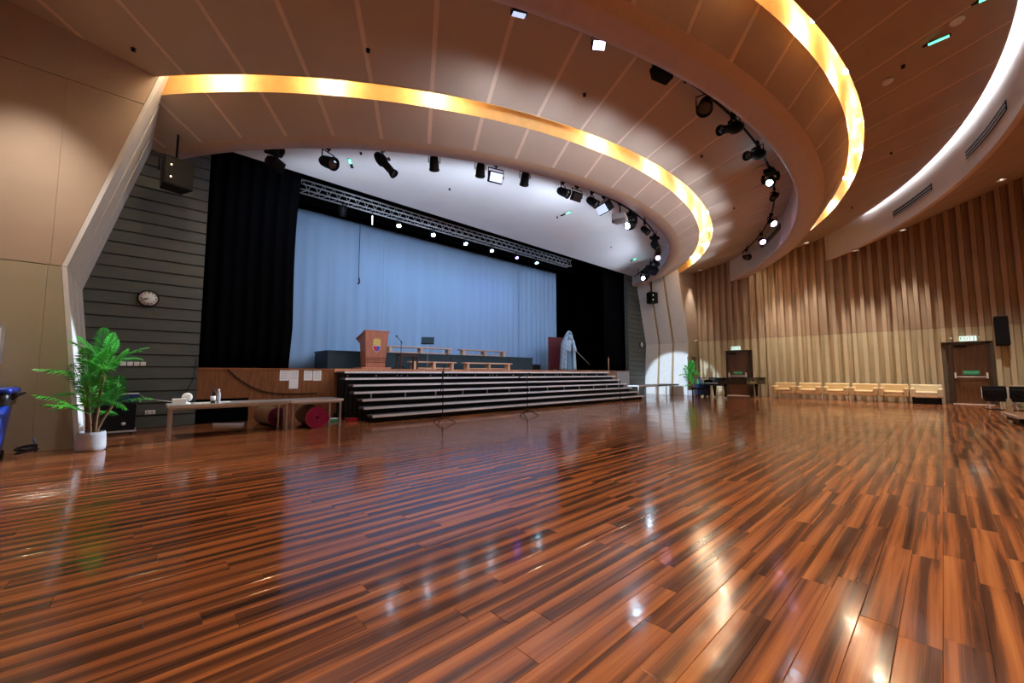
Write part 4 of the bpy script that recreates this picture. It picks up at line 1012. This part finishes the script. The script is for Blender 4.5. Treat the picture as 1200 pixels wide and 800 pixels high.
# ---- bin
t = thing('waste_bin', 'blue plastic waste bin with a black liner by the tan wall', 'bin', (-1.62, 8.92, 0))
def rsq(w_, d_, z, r_=.06, n=5):
    out = []
    for (sx, sy, a0) in ((1, 1, 0), (-1, 1, PI / 2), (-1, -1, PI), (1, -1, 1.5 * PI)):
        for k in range(n + 1):
            a = a0 + PI / 2 * k / n; out.append((sx * (w_ / 2 - r_) + r_ * math.cos(a), sy * (d_ / 2 - r_) + r_ * math.sin(a), z))
    return out
def loft(rings, cap0=True, cap1=False):
    n = len(rings[0]); vs = [p for r_ in rings for p in r_]; fs = []
    for l in range(len(rings) - 1):
        for i in range(n): fs.append((l * n + i, l * n + (i + 1) % n, (l + 1) * n + (i + 1) % n, (l + 1) * n + i))
    if cap0: fs.append(tuple(reversed(range(n))))
    if cap1: fs.append(tuple((len(rings) - 1) * n + i for i in range(n)))
    return MB().add(vs, fs, True)
loft([rsq(.56, .46, .03), rsq(.60, .50, .3), rsq(.70, .58, .86), rsq(.66, .54, .86), rsq(.58, .48, .3)]).build('body', M['bin_blue'], t)
loft([rsq(.78, .66, .93), rsq(.80, .68, .95), rsq(.80, .68, .985), rsq(.72, .6, 1.0)], True, True).build('lid', M['bin_blue'], t)
loft([rsq(.725, .605, .76), rsq(.74, .62, .84), rsq(.75, .63, .92), rsq(.70, .58, .93)], False).build('liner', M['bag'], t)
MB().tube([(.36, -.1, .86), (.42, -.12, .90), (.50, -.14, .93)], [.05, .03, .012], 8).build('liner_knot', M['bag'], t)
MB().cyl((-.3, .2, .06), (.3, .2, .06), .06, n=12).build('wheel_axle', M['black'], t)
t = thing('cable_reel', 'small dark bundle on the floor beside the blue bin', 'cable', (-1.12, 9.2, 0))
pts = [((.09 + .02 * math.sin(i * 1.7)) * math.cos(i * .8), (.06 + .015 * math.cos(i * 2.3)) * math.sin(i * .8), .025 + .003 * i + .02 * (1 + math.sin(i * 1.1))) for i in range(32)]
MB().tube(pts, .016, 6).build('bundle', M['bag'], t); MB().tube([(.04, 0, .1), (.08, .0, .17), (.05, 0, .24)], .012, 6).build('plug_lead', M['navy'], t)
# ---- siding fittings: clocks, switches, socket
def clock(x, z, label):
    t = thing('wall_clock', label, 'clock', (x, YS - .055, z)); A = Matrix.Rotation(PI / 2, 4, 'X')
    MB().lathe([(.16, -.035), (.185, -.03), (.185, .02), (.165, .025), (.16, .01)], 32, A).build('rim', M['black'], t)
    MB().lathe([(.0005, .008), (.162, .008), (.162, -.03), (.0005, -.03)], 32, A).build('face', M['white_plastic'], t)
    for k in range(12):
        a = k * PI / 6
        MB().box((0, 0, .125), (.012 if k % 3 else .02, .006, .028), Matrix.Translation((0, -.012, 0)) @ Matrix.Rotation(a, 4, 'Y')).build('hour_mark', M['black'], t)
    for (a, ln, wd, nm) in ((R_(262), .085, .016, 'hour_hand'), (R_(243), .125, .011, 'minute_hand')):
        MB().box((0, 0, ln / 2), (wd, .005, ln), Matrix.Translation((0, -.018, 0)) @ Matrix.Rotation(a, 4, 'Y')).build(nm, M['black'], t)
clock(.10, 2.85, 'round white wall clock on the board wall above the palm')
clock(mx(.10) + .4, 2.85, 'round white wall clock on the board wall above the right-hand tables')
t = thing('switch_plate', 'row of four white wall switches on the board wall behind the palm', 'switch', (0, YS - .03, 1.40))
for k in range(4):
    o = MB().rbox((-.235 + k * .105 + .01, 0, 0), (.09, .02, .09), .006).build('plate', M['white_plastic'], t); MB().box((-.235 + k * .105 + .01, -.013, 0), (.03, .008, .05)).build('rocker', M['paper'], o)
t = thing('power_outlet', 'white double power outlet low on the board wall', 'outlet', (.26, YS - .03, .34))
MB().rbox((0, 0, 0), (.17, .02, .09), .006).build('plate', M['white_plastic'], t)
for s_ in (-1, 1): MB().rbox((s_ * .04, -.016, 0), (.045, .012, .045), .004).build('socket', M['grey_plastic'], t)
# ---- hanging loudspeakers at the stage sides
def hung_speaker(x, label, rz):
    t = thing('hanging_speaker', label, 'speaker', (x, 11.0, 5.43), rz)
    MB().prism([(-.26, -.2), (.26, -.2), (.19, .22), (-.19, .22)], 2, -.31, .31).build('cabinet', M['black_plastic'], t, bevel=.012)
    MB().bx((-.235, -.215, -.28), (.235, -.198, .28)).build('grille', M['black'], t)
    MB().tube([(-.28, 0, 0), (-.28, 0, .36), (.28, 0, .36), (.28, 0, 0)], .014, 6).build('bracket', M['black'], t)
    MB().cyl((0, 0, .36), (0, 0, .96), .022, n=8).build('drop_rod', M['black'], t)
    for q in (-.14, .12): MB().lathe([(.0005, .01), (.014, .006), (.016, 0)], 8, aim_M((0, -1, 0), (-.14, -.218, q))).build('indicator', emit('warm_pin_light', (1.0, .75, .5), 4.0), t)
hung_speaker(.38, 'black loudspeaker hanging before the left board wall', R_(14))
hung_speaker(mx(.38) + .25, 'black loudspeaker hanging before the right board wall', R_(-14))

# ================================================================== RIGHT SIDE OF THE HALL
def door(name, y0, y1, label):
    root = MB().bx((XR + .10, y0, 0), (XR + .158, y1, DH)).build(name, M['door_frame']); tag(root, label, None, None, 'structure')
    for (a, c, z0, z1) in ((y0 - .02, y0 + .07, 0, DH + .05), (y1 - .07, y1 + .02, 0, DH + .05), (y0 - .02, y1 + .02, DH - .04, DH + .05)):
        MB().bx((XR - .0, a, z0), (XR + .12, c, z1)).build('door_frame', M['door_frame'], root)
    MB().bx((XR + .05, y0 + .075, .02), (XR + .10, y1 - .075, 1.02)).build('door_leaf', M['door'], root)
    MB().bx((XR + .05, y0 + .075, 1.025), (XR + .10, y1 - .075, DH - .045)).build('door_leaf', M['door'], root)
    MB().bx((XR - .03, y0, 0), (XR + .1, y1, .022)).build('threshold', M['alu'], root)
    bar = MB().cyl((XR - .03, y0 + .11, 1.05), (XR - .03, y1 - .11, 1.05), .018, n=8).build('push_bar', M['alu'], root)
    for yy in (y0 + .12, y1 - .12): MB().bx((XR - .045, yy - .025, 1.0), (XR + .055, yy + .025, 1.22)).build('bar_bracket', M['alu'], bar)
    s_ = MB().bx((XR + .035, (y0 + y1) / 2 - .22, 1.14), (XR + .05, (y0 + y1) / 2 + .20, 1.30)).build('push_sign', M['green'], root)
    A = Matrix.Translation((XR + .033, (y0 + y1) / 2 - .01, 1.22)) @ Matrix.Rotation(-PI / 2, 4, 'Z') @ Matrix.Rotation(PI / 2, 4, 'X')
    text_mesh('push_sign_text', 'PUSH BAR TO OPEN', .042, M['paper'], s_, A)
    MB().bx((XR + .02, (y0 + y1) / 2 + .05, DH - .15), (XR + .05, y1 - .14, DH - .08)).build('door_closer', M['black'], root)
door('door_1', DOORS[0][0], DOORS[0][1], 'dark brown exit door with a silver push bar near the black seats')
door('door_2', DOORS[1][0], DOORS[1][1], 'dark brown exit door with a green sign behind the piano')
def exit_sign(y, label):
    t = thing('exit_sign', label, 'exit sign', (XR - .08, y, DH + .17))
    MB().bx((-.03, -.22, -.09), (.03, .22, .09)).build('lightbox', M['exit_glow'], t)
    MB().bx((-.035, -.23, .09), (.05, .23, .11)).build('top_rail', M['white_plastic'], t)
    A = Matrix.Translation((-.033, .06, 0)) @ Matrix.Rotation(-PI / 2, 4, 'Z') @ Matrix.Rotation(PI / 2, 4, 'X')
    text_mesh('sign_text', 'EXIT', .15, M['exit_green'], t, A)
    # running man
    b = MB(); P = [((0, .045), .016)]
    b.lathe([(.0005, .002), (.016, .001), (.017, 0)], 10, aim_M((-1, 0, 0), (-.033, -.15, .052)))
    for (p, q) in (((-.15, .03), (-.155, -.015)), ((-.155, -.015), (-.13, -.04)), ((-.13, -.04), (-.14, -.075)), ((-.155, -.015), (-.18, -.05)), ((-.15, .025), (-.12, .0)), ((-.15, .025), (-.18, .01))):
        b.tube([(-.033, p[0], p[1]), (-.033, q[0], q[1])], .007, 6)
    b.build('running_figure', M['exit_green'], t)
exit_sign(-.72, 'lit green and white exit sign over the door near the black seats')
exit_sign(7.52, 'lit green and white exit sign over the door behind the piano')
def wall_pin(y, z, label):
    t = thing('wall_bracket', label, 'bracket', (XR - .03, y, z)); MB().cyl((0, 0, 0), (-.07, 0, 0), .03, n=10).build('arm', M['grey_plastic'], t); MB().lathe([(.0005, .03), (.03, .02), (.035, 0)], 10, aim_M((-1, 0, 0), (-.07, 0, 0))).build('tip', M['white_plastic'], t)
for (y, lb) in ((-.28, 'small round wall fitting beside the exit sign, on the armchair side'), (-1.02, 'small round wall fitting beside the exit sign, on the wall speaker side')): wall_pin(y, 2.56, lb)
# column speaker on the wall
t = thing('wall_speaker', 'tall black column speaker tilted on the fluted wall above the seats', 'speaker', (XR - .22, -1.56, 2.75), R_(0))
A = Matrix.Rotation(R_(7), 4, 'Y')
MB().rbox((0, 0, 0), (.26, .34, 1.08), .025, A).build('cabinet', M['black_plastic'], t)
MB().box((-.134, 0, 0), (.008, .30, 1.0), A).build('grille', M['black'], t)
MB().bx((.1, -.05, -.2), (.24, .05, .2)).build('bracket', M['black'], t)
# security camera near the corner, with its cable
t = thing('security_camera', 'small white wall camera high by the corner of the fluted wall', 'camera', (23.0, YF - .08, 3.02))
MB().rbox((0, 0, 0), (.14, .12, .10), .02).build('housing', M['white_plastic'], t); MB().lathe([(.03, 0), (.03, .03), (.0005, .03)], 12, aim_M((-.5, -1, -.3), (0, -.05, -.02))).build('lens', M['lens_dark'], t)
MB().tube([(.05, 0, -.04), (.22, .02, -.5), (.30, .03, -1.1), (.30, .04, -2.4)], .008, 6).build('cable', M['black'], t)
t = thing('wall_notice', 'narrow dark framed notice on the tan wall behind the right-hand palm', 'frame', (22.75, YF - .02, 1.65))
MB().bx((-.24, -.012, -.45), (.24, .015, .45)).build('frame', M['door_frame'], t); MB().bx((-.2, -.016, -.4), (.2, -.011, .4)).build('picture', M['door'], t)

t = thing('wall_notice', 'small pale framed notice on the tan wall above the blue bin', 'notice', (-1.72, YF - .02, 1.62))
MB().bx((-.25, -.012, -.28), (.25, .018, .28)).build('frame', M['grey_plastic'], t); MB().bx((-.22, -.016, -.25), (.22, -.011, .25)).build('sheet', M['paper'], t)
# armchairs
def armchair(y, label, m_, legm, w_=.88, solidbase=False):
    t = thing('armchair', label, 'armchair', (22.72, y, 0), 0, 'cream armchairs along the fluted wall'); h = w_ / 2
    MB().rbox((.02, 0, .31), (.70, w_ - .26, .13), .03).build('seat', m_, t)
    MB().rbox((-.02, 0, .42), (.62, w_ - .30, .11), .04).build('seat_cushion', m_, t)
    MB().rbox((.32, 0, .52), (.16, w_ - .02, .46), .04).build('backrest', m_, t)
    for s_ in (-1, 1): MB().rbox((-.04, s_ * (h - .075), .43), (.70, .14, .34), .035).build('armrest', m_, t)
    if solidbase: MB().bx((-.32, -h + .06, .0), (.34, h - .06, .24)).build('base', M['black'], t)
    else:
        for sx in (-.33, .33):
            for sy in (-1, 1): MB().cyl((sx, sy * (h - .08), 0), (sx, sy * (h - .08), .26), .018, n=8).build('leg', M['alu'], t)
        for sy in (-1, 1): MB().cyl((-.33, sy * (h - .08), .235), (.33, sy * (h - .08), .235), .014, n=8).build('leg_rail', M['alu'], t)
armchair(5.24, 'cream armchair nearest the piano, half hidden by its tail', M['cream'], None)
for (y, lb) in ((4.27, 'cream armchair with steel legs, second along the wall from the piano'), (3.28, 'cream armchair with steel legs, third along the wall from the piano'), (2.34, 'cream armchair with steel legs, fourth along the wall from the piano'), (1.42, 'cream armchair with steel legs, next to the paler armchair')): armchair(y, lb, M['cream'], None)
armchair(.50, 'paler cream armchair on a black base, beside the exit door', M['cream2'], None, .92, True)
armchair(-2.0, 'cream armchair standing behind the black folding seats', M['cream'], None)
# grand piano
def piano():
    t = thing('grand_piano', 'long black grand piano with a closed lid', 'piano', (20.75, 7.45, 0), math.atan2(-1.70, 1.85))
    L_, W_ = 2.55, 1.45
    out = [(-.15, -W_ / 2), (.75, -W_ / 2)]
    for i in range(1, 9):
        u = i / 8; out.append((.75 + 1.25 * u, -W_ / 2 + .62 * (3 * u * u - 2 * u ** 3)))
    for i in range(1, 9):
        a = -PI / 2 + PI * .9 * i / 8; out.append((2.0 + .40 * math.cos(a) + .0, .29 + .395 * math.sin(a)))
    out += [(1.9, W_ / 2 - .02), (-.15, W_ / 2 - .02)]
    MB().prism(out, 2, .66, .96).build('case', M['black_gloss'], t, bevel=.01)
    lid = [(x * 1.012 - .01, y * 1.012) for x, y in out]
    MB().prism(lid, 2, .962, .99).build('lid', M['black_gloss'], t)
    MB().bx((-.42, -W_ / 2 + .02, .60), (-.15, W_ / 2 - .04, .70)).build('key_bed', M['black_gloss'], t)
    for s_ in (-1, 1): MB().bx((-.42, s_ * (W_ / 2 - .05) - .05, .70), (-.15, s_ * (W_ / 2 - .05) + .03, .86)).build('key_cheek', M['black_gloss'], t)
    k0 = MB().bx((-.40, -W_ / 2 + .10, .70), (-.22, W_ / 2 - .12, .725)).build('keyboard', M['white_plastic'], t)
    for i in range(36):
        if i % 7 in (2, 6): continue
        y = -W_ / 2 + .13 + i * .0335; MB().bx((-.31, y - .006, .725), (-.22, y + .006, .738)).build('black_key', M['black'], k0)
    MB().bx((-.21, -W_ / 2 + .08, .73), (-.16, W_ / 2 - .1, .95)).build('fallboard', M['black_gloss'], t)
    for (x, y) in ((.0, -.52), (.0, .50), (1.95, .26)):
        lg = MB().lathe([(.045, .08), (.05, .12), (.06, .3), (.085, .5), (.09, .64), (.075, .66)], 14, Matrix.Translation((x, y, 0))).build('leg', M['black_gloss'], t)
        MB().cyl((x - .02, y, .045), (x + .02, y, .045), .045, n=12).build('caster', M['steel'], lg)
    ly = MB().bx((.28, -.06, .14), (.34, .06, .66)).build('pedal_lyre', M['black_gloss'], t)
    for y in (-.06, 0, .06): MB().bx((.16, y - .012, .09), (.34, y + .012, .11)).build('pedal', M['gold_paint'], ly)
piano()
t = thing('piano_bench', 'black padded piano bench in front of the keyboard', 'bench', (19.95, 8.15, 0), math.atan2(-1.70, 1.85))
MB().rbox((0, 0, .46), (.36, .72, .09), .03).build('seat', M['black_plastic'], t)
for sx in (-1, 1):
    for sy in (-1, 1): MB().bx((sx * .14 - .022, sy * .30 - .022, 0), (sx * .14 + .022, sy * .30 + .022, .42)).build('leg', M['black_gloss'], t)
t = thing('equipment_cart', 'dark blue draped equipment cart with bottles, between palm and piano', 'cart', (21.22, 8.46, 0), R_(-42))
MB().rbox((0, 0, .34), (.62, .42, .52), .04).build('cart_body', M['navy'], t)
MB().rbox((0, 0, .63), (.68, .48, .05), .02).build('cart_top', M['navy'], t)
for sx in (-1, 1):
    for sy in (-1, 1): MB().cyl((sx * .25, sy * .16 - .015, .045), (sx * .25, sy * .16 + .015, .045), .045, n=12).build('caster', M['black'], t)
MB().tube([(-.31, .21, .65), (-.31, .21, .96), (.31, .21, .96), (.31, .21, .65)], .018, 8).build('push_handle', M['navy'], t)
for (x, y, h, m_, lb) in ((-.24, -.05, .24, 'green', 'green bottle on the blue cart'), (-.08, -.1, .27, 'crest_blue', 'blue bottle on the cart, beside the green one'), (.1, -.02, .22, 'gold_paint', 'ochre bottle on the blue cart'), (.24, -.1, .20, 'white_plastic', 'white bottle on the blue cart')):
    p = Matrix.Rotation(R_(-42), 4, 'Z') @ Vector((x, y, 0))
    q = thing('bottle', lb, 'bottle', (21.22 + p.x, 8.46 + p.y, .656))
    MB().lathe([(.045, 0), (.048, .01), (.048, h * .7), (.02, h * .88), (.02, h), (.0005, h)], 14).build('body', M[m_], q); MB().lathe([(.023, h), (.023, h + .03), (.0005, h + .032)], 10).build('cap', M['black'], q)
# folding black seats
def folding_seat(y, label):
    t = thing('folding_chair', label, 'chair', (20.75, y, 0), 0, 'black folding seats'); w_ = .52
    MB().rbox((.0, 0, .57), (.07, w_, .42), .03, Matrix.Translation((.05, 0, .0)) @ Matrix.Translation((0, 0, .57)) @ Matrix.Rotation(R_(8), 4, 'Y') @ Matrix.Translation((0, 0, -.57))).build('back_pad', M['black_plastic'], t)
    MB().rbox((-.07, 0, .47), (.06, w_ - .06, .40), .025).build('seat_pad', M['black_plastic'], t)
    pts = [(-.105, -w_ / 2 + .06 + (w_ - .12) * i / 12, .60 - .16 * math.sin(PI * i / 12)) for i in range(13)]
    MB().tube(pts, .010, 6).build('seam_piping', M['black'], t)
    for s_ in (-1, 1): MB().bx((-.03, s_ * (w_ / 2 + .012) - .008, .36), (.06, s_ * (w_ / 2 + .012) + .008, .74)).build('side_bracket', M['alu'], t)
    for s_ in (-1, 1): MB().tube([(.02, s_ * .16, .32), (.05, s_ * .14, .14), (-.06, s_ * .12, .02)], .02, 8).build('leg', M['alu'], t)
    MB().bx((-.16, -.2, 0), (.16, .2, .02)).build('foot_plate', M['black'], t)
folding_seat(-1.11, 'black folding seat at the end of its row, facing the stage, beside the exit door')
folding_seat(-1.68, 'black folding seat, second in its row from the exit door')
folding_seat(-2.25, 'black folding seat, third in its row from the exit door')
t = thing('platform_dolly', 'low dolly with a pale rim and brown deck on the floor before the black seats', 'dolly', (15.5, -1.5, 0), R_(6))
MB().bx((-.55, -.42, .16), (.55, .42, .185)).build('deck', M['stage_wood'], t)
for (a, c) in (((-.6, -.47), (.6, -.42)), ((-.6, .42), (.6, .47)), ((-.6, -.42), (-.55, .42)), ((.55, -.42), (.6, .42))): MB().bx((a[0], a[1], .15), (c[0], c[1], .205)).build('rim', M['table_edge'], t)
MB().bx((-.56, -.43, .05), (.56, .43, .15)).build('skirt', M['black'], t)
for sx in (-1, 1):
    for sy in (-1, 1): MB().cyl((sx * .45, sy * .33 - .015, .03), (sx * .45, sy * .33 + .015, .03), .03, n=10).build('caster', M['black_plastic'], t)
# wall-washing downlights along the fluted wall and the right flank
for (y, z) in ((5.5, 7.35), (4.0, 7.55), (2.3, 6.75), (0.8, 7.35)):
    zz = ZR(22.5, y) if y > 6 else Z4(22.5, y) if y > 2.9 else zout(22.5, y)
    downlight(22.5, y, zz - .03, E_WASH, (22.55, y, 0), 56, 'round recessed downlight washing the fluted wall', 'downlights by the fluted wall')
downlight(22.6, 8.9, ZR(22.6, 8.9) - .03, E_WASH * .5, (22.6, 9.5, 2.5), 50, 'round recessed downlight in the corner by the right flank wall', None)

downlight(mx(22.6), 8.4, ZR(mx(22.6), 8.4) - .03, E_WASH * .95, (mx(22.6), 8.55, 0), 66, 'round recessed downlight washing the left flank wall above the blue bin', None)
